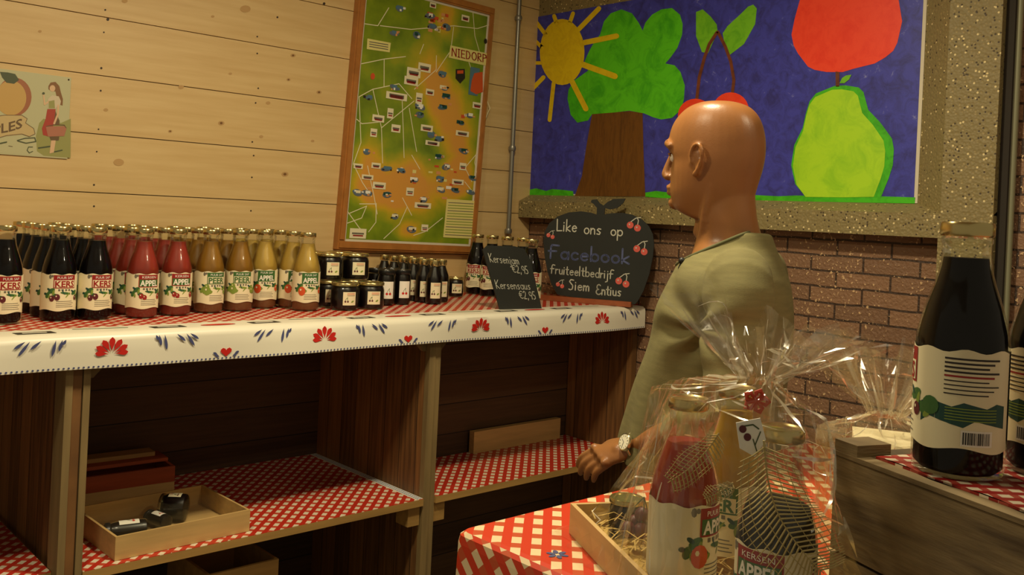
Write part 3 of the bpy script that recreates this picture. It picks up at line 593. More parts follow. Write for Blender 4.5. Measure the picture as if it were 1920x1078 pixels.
# counter cloth: gingham field, white border that folds over the edge
def counter_cloth():
    b = MB(); x0, x1 = -3.7, XW - .022; zt = ZC
    b.add([(x0, -.003, zt), (x1, -.003, zt), (x1, EY + .115, zt), (x0, EY + .115, zt)], [(0, 3, 2, 1)], 'gingham_counter')
    prof = [(EY + .115, zt), (EY + .03, zt), (EY + .008, zt - .002), (EY - .004, zt - .010), (EY - .008, zt - .022), (EY - .010, zt - .055), (EY - .012, zt - .093)]
    n = 150; vs = []; fs = []
    for j, (y, z) in enumerate(prof):
        for i in range(n + 1):
            x = x0 + (x1 - x0) * i / n; k = max(0, j - 3) / 3
            vs.append((x, y + k * (.005 * math.sin(x * 5.1) + .003 * math.sin(x * 13 + 1)), z + k * .002 * math.sin(x * 4)))
    for j in range(len(prof) - 1):
        for i in range(n): fs.append((j * (n + 1) + i, (j + 1) * (n + 1) + i, (j + 1) * (n + 1) + i + 1, j * (n + 1) + i + 1))
    b.add(vs, fs, 'cloth_white', True)
    def f(x, z, l):   # z: distance down the hanging border
        z = z * .86
        k = min(1, max(0, (z - .02) / .073)); 
        return Vector((x, EY - .0095 - .003 * k - .0012 - .0004 * l + k * (.005 * math.sin(x * 5.1) + .003 * math.sin(x * 13 + 1)), zt - z + k * .002 * math.sin(x * 4)))
    def ft(x, y, l): return Vector((x, EY + y, zt + .0006 + .0003 * l))
    pitch = P(604, 615, 1, EY).x - P(208, 640, 1, EY).x
    xc = P(208, 640, 1, EY).x - 3 * pitch
    pitch = (P(1125, 585, 1, EY).x - P(208, 640, 1, EY).x) / 3
    xc = P(208, 640, 1, EY).x - 2 * pitch
    drop = lambda cx, cz, ln, wd, a, pw=1.3: [[(cx + (t * ln) * math.sin(a) + s_ * wd * abs(math.sin(PI * t ** pw)) ** .8 * math.cos(a), cz + (t * ln) * math.cos(a) - s_ * wd * abs(math.sin(PI * t ** pw)) ** .8 * math.sin(a)) for s_, t in [(1, q / 6) for q in range(7)] + [(-1, 1 - q / 6) for q in range(1, 6)]]]
    for i in range(8):
        x = xc + i * pitch
        if x > XW - .06: break
        for a, ln in ((-84, .036), (-58, .041), (-29, .043), (0, .045), (29, .043), (58, .041), (84, .036)):
            A = math.radians(-a); b.flat(drop(x + .008 * math.sin(math.radians(a)), .066 - .008 * math.cos(A), -ln, .0082, A, 1.9), f, 'ink_red', 1)
        for sd in (-1, 1):
            for dx, ln, a in ((.118, .018, 25), (.127, .036, 12), (.143, .050, 9), (.178, .036, 46), (.205, .050, 32), (.216, .034, 52)):
                b.flat(drop(x + sd * dx, .014, ln, .0042, math.radians(a * sd)), f, 'ink_blue', 1)
        hx = x + pitch / 2
        if hx < -.05:
            hp = [(hx, .098), (hx - .016, .083), (hx - .017, .075), (hx - .010, .069), (hx - .003, .072), (hx, .077), (hx + .003, .072), (hx + .010, .069), (hx + .017, .075), (hx + .016, .083)]
            b.flat([hp], f, 'ink_red', 1)
            for sd in (-1, 1):
                for dz, dx in ((0, .02), (-.008, .026)): b.flat(drop(hx + sd * dx, .098 + dz, -.016, .004, math.radians(-62 * sd)), f, 'ink_blue', 1)
        # banner shapes on the flat part of the border
        for sd in (-1, 1):
            bx = x + sd * pitch * .27; b.flat([[(bx - .045, .035), (bx + .05, .035), (bx + .045, .075), (bx - .05, .07)]], ft, 'ink_dark', 1); b.flat([[(bx - .03, .047), (bx + .03, .047), (bx + .03, .06), (bx - .03, .06)]], ft, 'cloth_white', 2)
        b.flat(disc(hx, .05, .055, .016), ft, 'ink_red', 1); b.flat(stroke([(x - .07, .09), (x + .07, .075)], .006), ft, 'label_green', 1)
    k = 0; x = x0 + .01
    while x < x1 - .01: b.flat(disc(x, .1025, .0032, n=6), f, 'ink_blue', 1); x += .0125
    o = b.build('counter_cloth'); tag(o, 'red gingham oilcloth with white folk-pattern border of red fans and hearts, on the counter', 'tablecloth')
counter_cloth()

# ------------------------------------------------------------------ bottles
def yaw_to_cam(p): v = CAM - p; return math.atan2(v.x, -v.y)   # label front (-y) turned to the camera
RB = .047
def label_fn(R, z0=0):
    return lambda a, z, l: Vector(((R + .0006 + .00035 * l) * math.sin(a / R), -(R + .0006 + .00035 * l) * math.cos(a / R), z0 + z))
def bottle(name, lab, liquid, dregs, patch, patchc, fruit, leaf, fill=.233, two=None, group=None):
    t = thing(name, lab, 'bottle', (0, 0, 0), 0, group)
    g = MB()
    out = [(.040, .0), (.0455, .003), (RB, .010), (RB, .142), (.0458, .152), (.0395, .178), (.0305, .205), (.0262, .222), (.0245, .236), (.0245, .248), (.0262, .250), (.0262, .254), (.0235, .256), (.0235, .262)]
    g.lathe(out, 'clear_glass', 32, close=True); g.build('glass', t)
    l = MB(); pr = [(.038, .004), (RB - .0025, .010), (RB - .0025, .142), (.0435, .152), (.0372, .178), (.0282, .205), (.0240, .222), (.0226, .233)]
    if fill < .22: pr = [p for p in pr if p[1] < fill] + [(.026, fill)]
    if dregs:
        zz = .050; l.lathe([(.038, .004), (RB - .0025, .010), (RB - .0025, zz)], dregs, 32); l.lathe([(RB - .0026, zz)] + pr[2:], liquid, 32)
    else: l.lathe(pr, liquid, 32)
    l.build('juice', t)
    c = MB(); c.lathe([(.0262, .256), (.0275, .258), (.0275, .269), (.0262, .2715), (.022, .2715), (.021, .2705), (.0, .2705)][:6], 'gold_lid', 32); c.build('cap', t)
    b = MB(); n = 48; z0, z1 = .050, .132; f0 = label_fn(RB); f = lambda a, z, l: f0(a, .032 + (z - .05) * 1.268, l)
    vs = []; fs = []
    for i in range(n + 1):
        a = -PI * .97 * RB + 2 * PI * .97 * RB * i / n
        vs += [f(a, z0 + .002 * math.sin(a * 90), 0), f(a, z1 + .0016 * math.sin(a * 160), 0)]
    for i in range(n): fs.append((2 * i, 2 * i + 2, 2 * i + 3, 2 * i + 1))
    b.add(vs, fs, 'label_cream', True)
    # brand patch
    b.flat(rect(-.031, .100, .031, .130, 8), f, patchc, 1); b.flat(rect(-.0285, .102, .0285, .1185, 8), f, 'label_cream' if len(patch) < 5 else 'label_green', 2)
    b.flat(textw(patch, -.0265, .0265, .1032, .0135, .03), f, patchc if len(patch) < 5 else 'label_white', 3)
    b.flat(textw(two or 'PUUR SAP', -.021, .021, .1215, .0055), f, 'label_white', 3)
    for i in range(4): b.flat([[(-.018 + .009 * i, .094), (-.0125 + .009 * i, .094), (-.0125 + .009 * i, .0985), (-.018 + .009 * i, .0985)]], f, 'label_grey', 1)
    # leaves and fruit
    for a0, z, rx, rz, an in ((-.036, .094, .013, .007, .4), (-.024, .083, .012, .006, -.3), (.030, .090, .014, .006, .3), (-.047, .084, .010, .007, .9), (.002, .089, .018, .0035, -.12), (.044, .080, .011, .006, -.4)):
        b.flat(disc(a0, z, rx * .8, rz * .8, 12, an), f, leaf, 1); b.flat(disc(a0 + .006, z - .004, rx * .5, rz * .45, 10, an + .9), f, 'label_lime', 1.4); b.flat(disc(a0 - .007, z + .003, rx * .45, rz * .4, 10, an - .8), f, 'label_teal', 1.2)
    for a0, z, r in fruit[1]: b.flat(disc(a0, z, r, r, 12), f, fruit[0], 2); b.flat(disc(a0 - r * .3, z + r * .3, r * .25, n=6), f, 'label_cream', 3)
    b.flat(disc(-.040, .126, .004, .005, 8), f, 'label_grey', 1); b.flat(disc(-.034, .1275, .003, .003, 8), f, 'label_grey', 1)
    for i in range(4): b.flat(rect(-.022, .0575 + .0042 * i, .026 - .004 * (i % 2), .0587 + .0042 * i, 6), f, 'label_grey', 1)
    # back panel: text block, torn green band, barcode
    A = .088
    for i in range(9):
        k_ = 'label_red' if i in (4,) else 'label_black'
        h_ = .0016 if i < 5 else .001
        b.flat(rect(A - .020, .1245 - .0036 * i, A + .036 - .006 * ((i * 7) % 3), .1245 - .0036 * i + h_, 7), f, k_, 1)
    pts = [(A - .046, .086)] + [(A - .046 + .0115 * i, .0875 + .002 * ((i * 5) % 3 - 1)) for i in range(1, 9)]; low = [(x, .072 + .002 * ((j * 3) % 4 - 1.5)) for j, (x, _) in enumerate(pts)]
    for i in range(8): b.flat([[low[i], low[i + 1], pts[i + 1], pts[i]]], f, 'label_teal', 1)
    for i in range(5): b.flat(rect(A - .018, .0745 + .0024 * i, A + .034, .0753 + .0024 * i, 6), f, 'label_lime', 2)
    b.flat(disc(A - .034, .084, .010, .008, 12), f, leaf, 2)
    x = A
    rr = random.Random(5)
    b.flat(rect(A - .002, .054, A + .030, .067, 4), f, 'label_white', 1)
    while x < A + .027: w_ = rr.choice([.0005, .0009, .0013]); b.flat([[(x, .0555), (x + w_, .0555), (x + w_, .0655), (x, .0655)]], f, 'ink_dark', 2); x += w_ + rr.choice([.0006, .001])
    b.build('label', t); t.children
    return t
CH = ('label_cherry', ((-.020, .080, .0075), (-.034, .077, .007), (.034, .078, .006)))
PC = ('label_red', ((-.022, .079, .0065), (-.012, .076, .006), (.034, .078, .0075)))
PE = ('label_lime', ((-.030, .083, .0115), (-.030, .093, .007), (.036, .082, .009)))
AP = ('label_orange', ((-.030, .080, .0125), (.040, .082, .009)))
kinds = {
 'dark': bottle('juice_bottle', 'x', 'juice_dark', None, 'KERS', 'label_red', CH, 'label_green'),
 'pink': bottle('juice_bottle', 'x', 'juice_pink', 'dregs_pink', 'APPEL', 'label_red', PC, 'label_green', two='KERSEN'),
 'pear': bottle('juice_bottle', 'x', 'juice_pear', 'dregs_brown', 'PEER', 'label_green', PE, 'label_lime'),
 'apple': bottle('juice_bottle', 'x', 'juice_apple', 'dregs_brown', 'APPEL', 'label_green', AP, 'label_green')}
used = set()
ORD = ['front', 'second', 'third', 'fourth', 'fifth', 'sixth']
def put(kind, x, y, z, rz, lab, group, scale=None):
    src = kinds[kind]
    if kind not in used:
        used.add(kind); src.location = (x, y, z); src.rotation_euler[2] = rz; src['label'] = lab; src['group'] = group
        if scale: src.scale = (scale,) * 3
        return src
    return dup(src, (x, y, z), rz, lab, scale or 1, group)
G = {'dark': 'dark cherry juice bottles on the counter', 'pink': 'pink juice bottles on the counter', 'pear': 'brown pear juice bottles on the counter', 'apple': 'pale apple juice bottles on the counter'}
rn = random.Random(11)
cols = [('dark', 'dark', -2.254, -.465, 5, 'leftmost full dark column'), ('dark', 'dark', -2.153, -.470, 5, 'dark column next to the pink bottles'),
        ('pink', 'pink', -2.016, -.478, 5, 'left pink column'), ('pink', 'pink', -1.898, -.450, 5, 'right pink column'),
        ('pear', 'brown', -1.772, -.415, 4, 'left brown column'), ('pear', 'brown', -1.660, -.400, 4, 'right brown column'),
        ('apple', 'pale', -1.540, -.345, 3, 'left pale column'), ('apple', 'pale', -1.438, -.462, 4, 'right pale column, beside the jars')]
FZ = ZC + .0008
for kd, nm, x, y, n, cl in cols:
    for i in range(n):
        pos = 'front' if i == 0 else ('rearmost' if i == n - 1 else ORD[i] + ' from the front')
        put(kd, x + (rn.uniform(-.002, .002) if i else 0), y + i * .0975, FZ, yaw_to_cam(Vector((x, y, 0))) + .38 + rn.uniform(-.14, .14), f'{nm} juice bottle, {pos} in the {cl}', G[kd])
put('dark', -2.405, -.49, FZ, .15, 'dark cherry juice bottle cut off by the left edge of the photo', G['dark'])
lab5 = ['dark cherry juice bottle behind the price board, nearest the wall', 'dark cherry juice bottle behind the price board, second from the wall', 'dark cherry juice bottle behind the price board, third from the wall', 'dark cherry juice bottle behind the price board, fourth from the wall']
for i in range(4): put('dark', -.35 - .004 * i, -.105 - .105 * i, FZ, -1.05 + .1 * i, lab5[i], 'dark bottles behind the price board')
put('dark', -.455, -.570, FZ, -.55, 'dark cherry juice bottle just right of the small price board', 'dark bottles behind the price board')

# jars
def jar(name, lab, r, h, lid, labelk, cherry, tall=False):
    t = thing(name, lab, 'jar'); g = MB()
    if tall: pr = [(r * .85, 0), (r, .006), (r, h * .55), (r * .92, h * .64), (r * .55, h * .82), (r * .5, h * .93), (r * .5, h * .97)]
    else: pr = [(r * .85, 0), (r * .97, .005), (r, .014), (r, h * .70), (r * .94, h * .80), (r * .88, h * .85), (r * .88, h * .93)]
    g.lathe(pr, 'clear_glass', 28); g.build('glass', t)
    l = MB(); l.lathe([(max(.002, a - .0022), min(h * .86, z + .003 if i == 0 else z)) for i, (a, z) in enumerate(pr)][:6], 'jam_dark', 28); l.build('jam', t)
    c = MB(); rl = r * (.60 if tall else .95); c.lathe([(rl, h * .88), (rl * 1.02, h * .885), (rl * 1.02, h * .975), (rl * .97, h), (rl * .86, h), (rl * .84, h - .0015)], lid, 28); c.build('lid', t)
    b = MB(); f = label_fn(r); hw = min(.024, r * .62); z0, z1 = (h * .14, h * .5) if tall else (h * .2, h * .68)
    b.flat([[(x0_, z0), (x1_, z0), (x1_, z1), (x0_, z1)] for ((x0_, _), (x1_, _), _, _) in rect(-hw, 0, hw, 1, 8)], f, labelk, 0)
    cc = 'ink_red' if cherry == 'red' else 'label_cherry'; zz = z0 + (z1 - z0) * .28; cx = 0 if cherry == 'red' else -hw * .45; rr_ = .0048 if cherry == 'red' else .0034
    for s_ in (-1, 1): b.flat(disc(cx + s_ * rr_ * 1.3, zz, rr_, n=12), f, cc, 1); b.flat(stroke([(cx + s_ * rr_ * 1.3, zz + rr_), (cx + s_ * .002, zz + rr_ * 3), (cx + .004, zz + rr_ * 4.4)], .0012, False), f, 'label_green', 2)
    if cherry != 'red':
        for i in range(3): b.flat(rect(-hw * .4, z1 - .006 - .004 * i, hw * .8, z1 - .0045 - .004 * i, 4), f, 'label_orange' if i < 2 else 'label_grey', 1)
        b.flat(disc(hw * .45, zz, .006, .003, 10, .5), f, 'label_lime', 1)
    b.build('label', t); return t
jj = jar('jam_jar', 'x', .051, .098, 'gold_lid', 'label_cream', 'dark')
first = [jj]
def place(first, loc, rz, lab, group):
    if first: o = first.pop(); o.location = loc; o.rotation_euler[2] = rz; o['label'] = lab; o['group'] = group; return o
src = jj
def many(src, items, group):
    for i, (x, y, z, rz, lab) in enumerate(items):
        rz = yaw_to_cam(Vector((x, y, 0))) + rz * .8
        if i == 0: src.location = (x, y, z); src.rotation_euler[2] = rz; src['label'] = lab; src['group'] = group
        else: dup(src, (x, y, z), rz, lab, None, group)
many(jj, [(-1.292, -.485, FZ, .45, 'squat gold-lidded jam jar at the front left of the jar stack, beside the apple bottle'), (-1.182, -.485, FZ, .35, 'squat gold-lidded jam jar at the front right of the jar stack, beside the black-lidded jars'),
          (-1.300, -.375, FZ, .5, 'lower middle-row jam jar at the left of the stack, under another jar'), (-1.185, -.375, FZ, .3, 'lower middle-row jam jar at the right of the stack, under another jar'),
          (-1.300, -.268, FZ, .4, 'lower rear jam jar at the left of the stack'), (-1.185, -.268, FZ, .4, 'lower rear jam jar at the right of the stack'),
          (-1.298, -.380, FZ + .0985, .4, 'gold-lidded jam jar on the top level, left, its label showing'), (-1.183, -.378, FZ + .0985, .35, 'gold-lidded jam jar on the top level, right, its label showing'),
          (-1.300, -.270, FZ + .0985, .4, 'top-level rear jam jar at the left, only its gold lid showing'), (-1.185, -.268, FZ + .0985, .4, 'top-level rear jam jar at the right, only its gold lid showing')], 'squat jam jars in the stack')
bj = jar('cherry_jar', 'x', .034, .135, 'black_lid', 'label_white', 'red')
many(bj, [(-.975, -.395, FZ, .4, 'black-lidded jar with white cherry label, front right of its four'), (-1.055, -.400, FZ, .4, 'black-lidded jar with white cherry label, front left of its four'),
          (-.972, -.318, FZ, .4, 'black-lidded jar with cherries label, back right of its four'), (-1.052, -.320, FZ, .4, 'black-lidded jar with cherries label, back left of its four')], 'black-lidded cherry jars')
sb2 = jar('sauce_bottle', 'x', .033, .172, 'gold_lid', 'label_cream', 'dark', True); sb2['category'] = 'bottle'
it = []
for i in range(6): it.append((-.838, -.42 + .0695 * i, FZ, .3, 'small dark sauce bottle with gold cap, %s in the left column' % ('front' if i == 0 else ('rearmost' if i == 5 else ORD[i] + ' from the front'))))
for i in range(5): it.append((-.765, -.372 + .0695 * i, FZ, .3, 'small dark sauce bottle with gold cap, %s in the right column' % ('front' if i == 0 else ('rearmost' if i == 4 else ORD[i] + ' from the front'))))
many(sb2, it, 'small sauce bottles on the counter')
lj = jar('honey_jar', 'small gold-lidded dark jar standing alone between the sauce bottles and the price board', .037, .085, 'gold_lid', 'label_cream', 'dark'); lj.name = 'jam_jar'; lj.location = (-.54, -.19, FZ); lj.rotation_euler[2] = -.45

# ------------------------------------------------------------------ small price board
def price_board():
    A = Vector((-.705, -.668, FZ)); Bp = Vector((-.500, -.690, FZ)); ex = (Bp - A); W = ex.length; ex.normalize(); nrm = Vector((ex.y, -ex.x, 0))
    t = thing('price_board', 'small slanted black chalkboard with cherry jam and sauce prices, on the counter edge', 'sign', A + ex * W / 2); L = t.location
    back = Vector((-nrm.x, -nrm.y, 0))
    H = .245; lean = -.075
    f = lambda x, y, d: A - L + ex * (x + lean * y / H) + Vector((0, 0, y)) - nrm * d * -1 + back * (y * .10)
    fl = lambda x, y, l: f(x, y, .0022 + .0004 * l)
    b = MB(); b.prism([(0, 0), (W, 0), (W + .005, H * .78), (W - .012, H * .96), (W * .72, H), (.02, H), (-.008, H * .93)], f, -.004, .002, 'slate')
    mat_ = 'chalk'
    b.flat(hand('Kersenjam', .012, .150, .182, .034, .0026, -.06), fl, mat_, 1); b.flat(hand('€2,95', .110, .185, .142, .034, .0027, -.08), fl, mat_, 1)
    b.flat(hand('Kersensaus', .010, .175, .080, .034, .0026, -.03), fl, mat_, 1); b.flat(hand('€2,95', .112, .190, .040, .034, .0027, -.06), fl, mat_, 1)
    b.build('board', t)
    s = MB(); s.prism([(0, 0), (.07, 0), (0, .11)], lambda x, y, d: A - L + ex * (W / 2 - .03 + d) + back * (x + .002 + y * .10) + Vector((0, 0, y)), -.003, .003, 'slate'); s.build('stand_foot', t)
price_board()

# ------------------------------------------------------------------ apple-shaped chalkboard
def apple_board():
    C0 = Vector((-.122, -.632, ZC + .0008)); ex = Vector((.45, -.893, 0)).normalized(); nrm = Vector((ex.y, -ex.x, 0)).normalized()
    if nrm.dot(CAM - C0) < 0: nrm = -nrm
    t = thing('apple_chalkboard', 'apple-shaped black chalkboard with chalk writing and cherries, on a brown wooden foot', 'sign', C0)
    k = .492 / 795.    # crop px -> m ; crop origin x=570,y=850 (base centre)
    f = lambda x, y, d: ex * ((x - 562) * k) + Vector((0, 0, (850 - y) * k + .004)) + nrm * d - nrm * ((850 - y) * k * .02)
    fl = lambda x, y, l: f(x, y, .004 + .0005 * l)
    b = MB()
    out = [(290, 812), (240, 740), (205, 650), (178, 540), (164, 440), (170, 370), (200, 310), (260, 258), (340, 226), (430, 214), (500, 220), (545, 232), (545, 185), (520, 160), (498, 145), (505, 130), (540, 125), (560, 150), (590, 168), (620, 140), (660, 118), (745, 112), (730, 145), (690, 180), (640, 192), (603, 185), (600, 228), (650, 218), (730, 212), (800, 222), (870, 252), (920, 296), (950, 350), (962, 420), (958, 500), (940, 620), (905, 740), (870, 812), (850, 836)]
    out = out + [(560, 830)]
    b.prism(out, f, -.004, .004, 'slate')
    sc = lambda ps: [[(x, y) for x, y in p] for p in ps]
    def wr(t_, x0, x1, y, h, w, kk, s_=0): b.flat([[(x, 2 * y - yy) for x, yy in p] for p in hand(t_, x0, x1, y, h, w, -s_)], fl, kk, 1)
    wr('Like', 260, 408, 360, 82, 8, 'chalk'); wr('ons', 462, 585, 370, 80, 8, 'chalk'); wr('op', 655, 740, 372, 78, 8, 'chalk')
    wr('Facebook', 215, 800, 556, 100, 13, 'chalk_blue', .01); wr('fruiteeltbedrijf', 232, 690, 664, 66, 7, 'chalk', .02)
    wr('Siem', 372, 522, 770, 72, 8, 'chalk'); wr('Entius', 572, 750, 788, 70, 8, 'chalk')
    for x, y in ((815, 300), (870, 460), (755, 690), (215, 398), (305, 742)):
        q = .62 if x < 400 else 1
        for dx, dy in ((-26, -6), (26, 12)): b.flat(disc(x + dx * q, y + dy * q, 24 * q, n=14), fl, 'chalk_red', 1); b.flat(disc(x + dx * q - 5, y + dy * q - 5, 6 * q, n=6), fl, 'chalk', 2)
        b.flat(stroke([(x - 26 * q, y - 26 * q), (x + 10 * q, y - 55 * q), (x + 45 * q, y - 62 * q)], 6 * q), fl, 'chalk', 1); b.flat(stroke([(x + 26 * q, y - 10 * q), (x + 30 * q, y - 40 * q), (x + 20 * q, y - 60 * q)], 6 * q), fl, 'chalk', 1)
    b.build('board', t)
    s = MB(); Mx = Matrix((ex, -nrm, UP)).transposed()
    s.box((-.265, -.022, 0), (.165, .012, .022), 'stand_wood', Mx); s.build('foot', t)
apple_board()

# ------------------------------------------------------------------ things on the lower shelves
def gift_tray():
    t = thing('gift_tray', 'shallow light wood gift tray with dark jars under clear film, on the left lower shelf', 'tray', (-1.955, -.565, .5388), .03)
    b = MB(); w, d, h = .205, .16, .066
    b.box((-w, -d, 0), (w, d, .006), 'light_wood'); b.box((-w, -d, .006), (w, -d + .007, h), 'light_wood'); b.box((-w, d - .007, .006), (w, d, h), 'light_wood')
    b.box((-w, -d + .007, .006), (-w + .007, d - .007, h), 'light_wood'); b.box((w - .007, -d + .007, .006), (w, d - .007, h), 'light_wood'); b.build('box', t)
    c = MB(); vs = []; fs = []; n = 14
    for j in range(n + 1):
        for i in range(n + 1):
            x = -w + 2 * w * i / n; y = -d + 2 * d * j / n; e = min(i, j, n - i, n - j)
            vs.append((x, y, h + .001 + (0 if e == 0 else .006 + .01 * noise.noise(Vector((x * 22, y * 22, 1))))))
    for j in range(n):
        for i in range(n): fs.append((j * (n + 1) + i, j * (n + 1) + i + 1, (j + 1) * (n + 1) + i + 1, (j + 1) * (n + 1) + i))
    c.add(vs, fs, 'cellophane'); c.build('film', t)
    return t
gift_tray()
def lying(src, name, lab, loc, rotz, sc):
    r = dup(src, loc, 0, lab, sc, 'dark jars lying in the gift tray'); r.rotation_euler = (math.radians(-90), 0, rotz); return r
kz = .5388 + .0065
lying(bj, 'cherry_jar', 'dark jar lying at the left end of the gift tray', (-2.03, -.635, kz + .034), 1.35, .85)
lying(bj, 'cherry_jar', 'smaller dark jar lying in the middle of the gift tray', (-1.955, -.60, kz + .026), .25, .66)
lying(jj, 'jam_jar', 'large dark jar lying at the right end of the gift tray', (-1.87, -.545, kz + .043), .9, .82)
def wood_crate(name, lab, loc, rz, w, d, h, kf, kt, lid=True):
    t = thing(name, lab, 'crate', loc, rz); b = MB(); b.box((-w, -d, 0), (w, d, .008), kf)
    for y0, y1 in ((-d, -d + .01), (d - .01, d)):
        b.box((-w, y0, .008), (w, y1, h * .5), kf); b.box((-w, y0, h * .505), (w, y1, h), kt)
    for x0, x1 in ((-w, -w + .01), (w - .01, w)): b.box((x0, -d + .01, .008), (x1, d - .01, h), kt)
    b.build('body', t)
    if lid: c = MB(); c.box((-w - .0, -d * .2, h + .001), (w, d, h + .012), kt); c.box((-w + .02, d * .3, h + .012), (w - .03, d, h + .026), kf); c.build('lid', t)
wood_crate('wooden_crate', 'small red and tan wooden crate behind the gift tray on the left lower shelf', (-1.98, -.17, .5388), -.06, .19, .09, .105, 'light_wood', 'red_wood')
# ribbon by the tray
b = MB()
for s_ in (-1, 1): b.tube([(0, 0, .01), (s_ * .02, .004, .03), (s_ * .045, 0, .03), (s_ * .05, -.002, .012), (s_ * .02, -.004, .008), (0, 0, .01)], [.003, .004, .005, .005, .004, .003], 'ribbon_red', 6)
for s_ in (-1, 1): b.tube([(0, 0, .012), (s_ * .03, -.02, .008), (s_ * .05, -.035, .004)], .0028, 'ribbon_red', 6)
o = b.build('ribbon_bow'); o.location = (-2.08, -.335, .5388); tag(o, 'red ribbon bow between the gift tray and the small crate', 'ribbon')
b = MB(); b.box((-.26, -.016, 0), (.258, .014, .092), 'light_wood'); o = b.build('wood_block', None, (-.30, -.370, .5385)); tag(o, 'light wooden plank block standing at the back of the right lower shelf', 'plank')
wood_crate('storage_crate', 'yellowish wooden crate under the left lower shelf', (-1.72, -.5, .001), 0, .12, .15, .40, 'shelf_wood', 'shelf_wood', False)

# ------------------------------------------------------------------ front table and crate
TZ = 1.06
def table():
    X0, X1, Y0, Y1 = -2.195, -1.15, -3.75, -2.245
    t = thing('display_table', 'table under the red gingham cloth in the foreground', 'table', ((X0 + X1) / 2, (Y0 + Y1) / 2, 0)); L = t.location
    b = MB(); b.box((X0 - L.x + .006, Y0 - L.y + .006, TZ - .04), (X1 - L.x - .006, Y1 - L.y - .006, TZ - .004), 'shelf_wood'); b.build('tabletop', t)
    for sx in (-1, 1):
        for sy in (-1, 1):
            l = MB(); cx, cy = sx * (X1 - X0 - .12) / 2, sy * (Y1 - Y0 - .12) / 2; l.box((cx - .03, cy - .03, 0), (cx + .03, cy + .03, TZ - .0405), 'shelf_wood'); l.build('leg', t)
    # draped cloth
    b = MB(); per = []; r = .018; n = 6; hang = .32
    def corner(cx, cy, a0): return [(cx + r * math.cos(a0 + PI / 2 * i / n), cy + r * math.sin(a0 + PI / 2 * i / n)) for i in range(n + 1)]
    def edge(p, q, m_): return [(p[0] + (q[0] - p[0]) * i / m_, p[1] + (q[1] - p[1]) * i / m_) for i in range(1, m_)]
    cs = [corner(X1 - r, Y1 - r, 0), corner(X0 + r, Y1 - r, PI / 2), corner(X0 + r, Y0 + r, PI), corner(X1 - r, Y0 + r, 1.5 * PI)]
    for i in range(4): per += cs[i] + edge(cs[i][-1], cs[(i + 1) % 4][0], 24)
    m_ = len(per); cx, cy = (X0 + X1) / 2, (Y0 + Y1) / 2; vs = []; rings = [(-.012, 0), (-.003, -.0015), (.003, -.007), (.005, -.02), (.006, -.10), (.010, -.2), (.013, -hang)]
    for off, dz in rings:
        for i, (x, y) in enumerate(per):
            dx = (1 if x > X1 - r - .001 else -1 if x < X0 + r + .001 else 0); dy = (1 if y > Y1 - r - .001 else -1 if y < Y0 + r + .001 else 0)
            wob = (.012 * math.sin(i * .55) + .004 * math.sin(i * 1.7)) * min(1, max(0, -dz - .03) / .2); o_ = off + max(-.004, wob)
            vs.append((x + dx * o_, y + dy * o_, TZ + dz))
    fs = [tuple(range(m_))] + [(j * m_ + i, j * m_ + (i + 1) % m_, (j + 1) * m_ + (i + 1) % m_, (j + 1) * m_ + i)[::-1] for j in range(len(rings) - 1) for i in range(m_)]
    b.add(vs, fs, 'gingham_table', False)
    # printed blue flower
    c = P(1045, 1040, 2, TZ)
    f = lambda x, y, l: Vector((c.x + x, c.y + y, TZ + .0004 + .0003 * l))
    for i in range(6): a = i * PI / 3; b.flat(disc(.010 * math.cos(a), .010 * math.sin(a), .007, .004, 8, a), f, 'ink_blue', 1)
    o = b.build('tablecloth'); tag(o, 'red gingham tablecloth draped over the foreground table', 'tablecloth')
table()
CA = PD(1565, 850, 1.151); e1 = Vector((-.37, -.93, 0)).normalized(); e2 = Vector((.93, -.37, 0)).normalized(); CT = 1.283
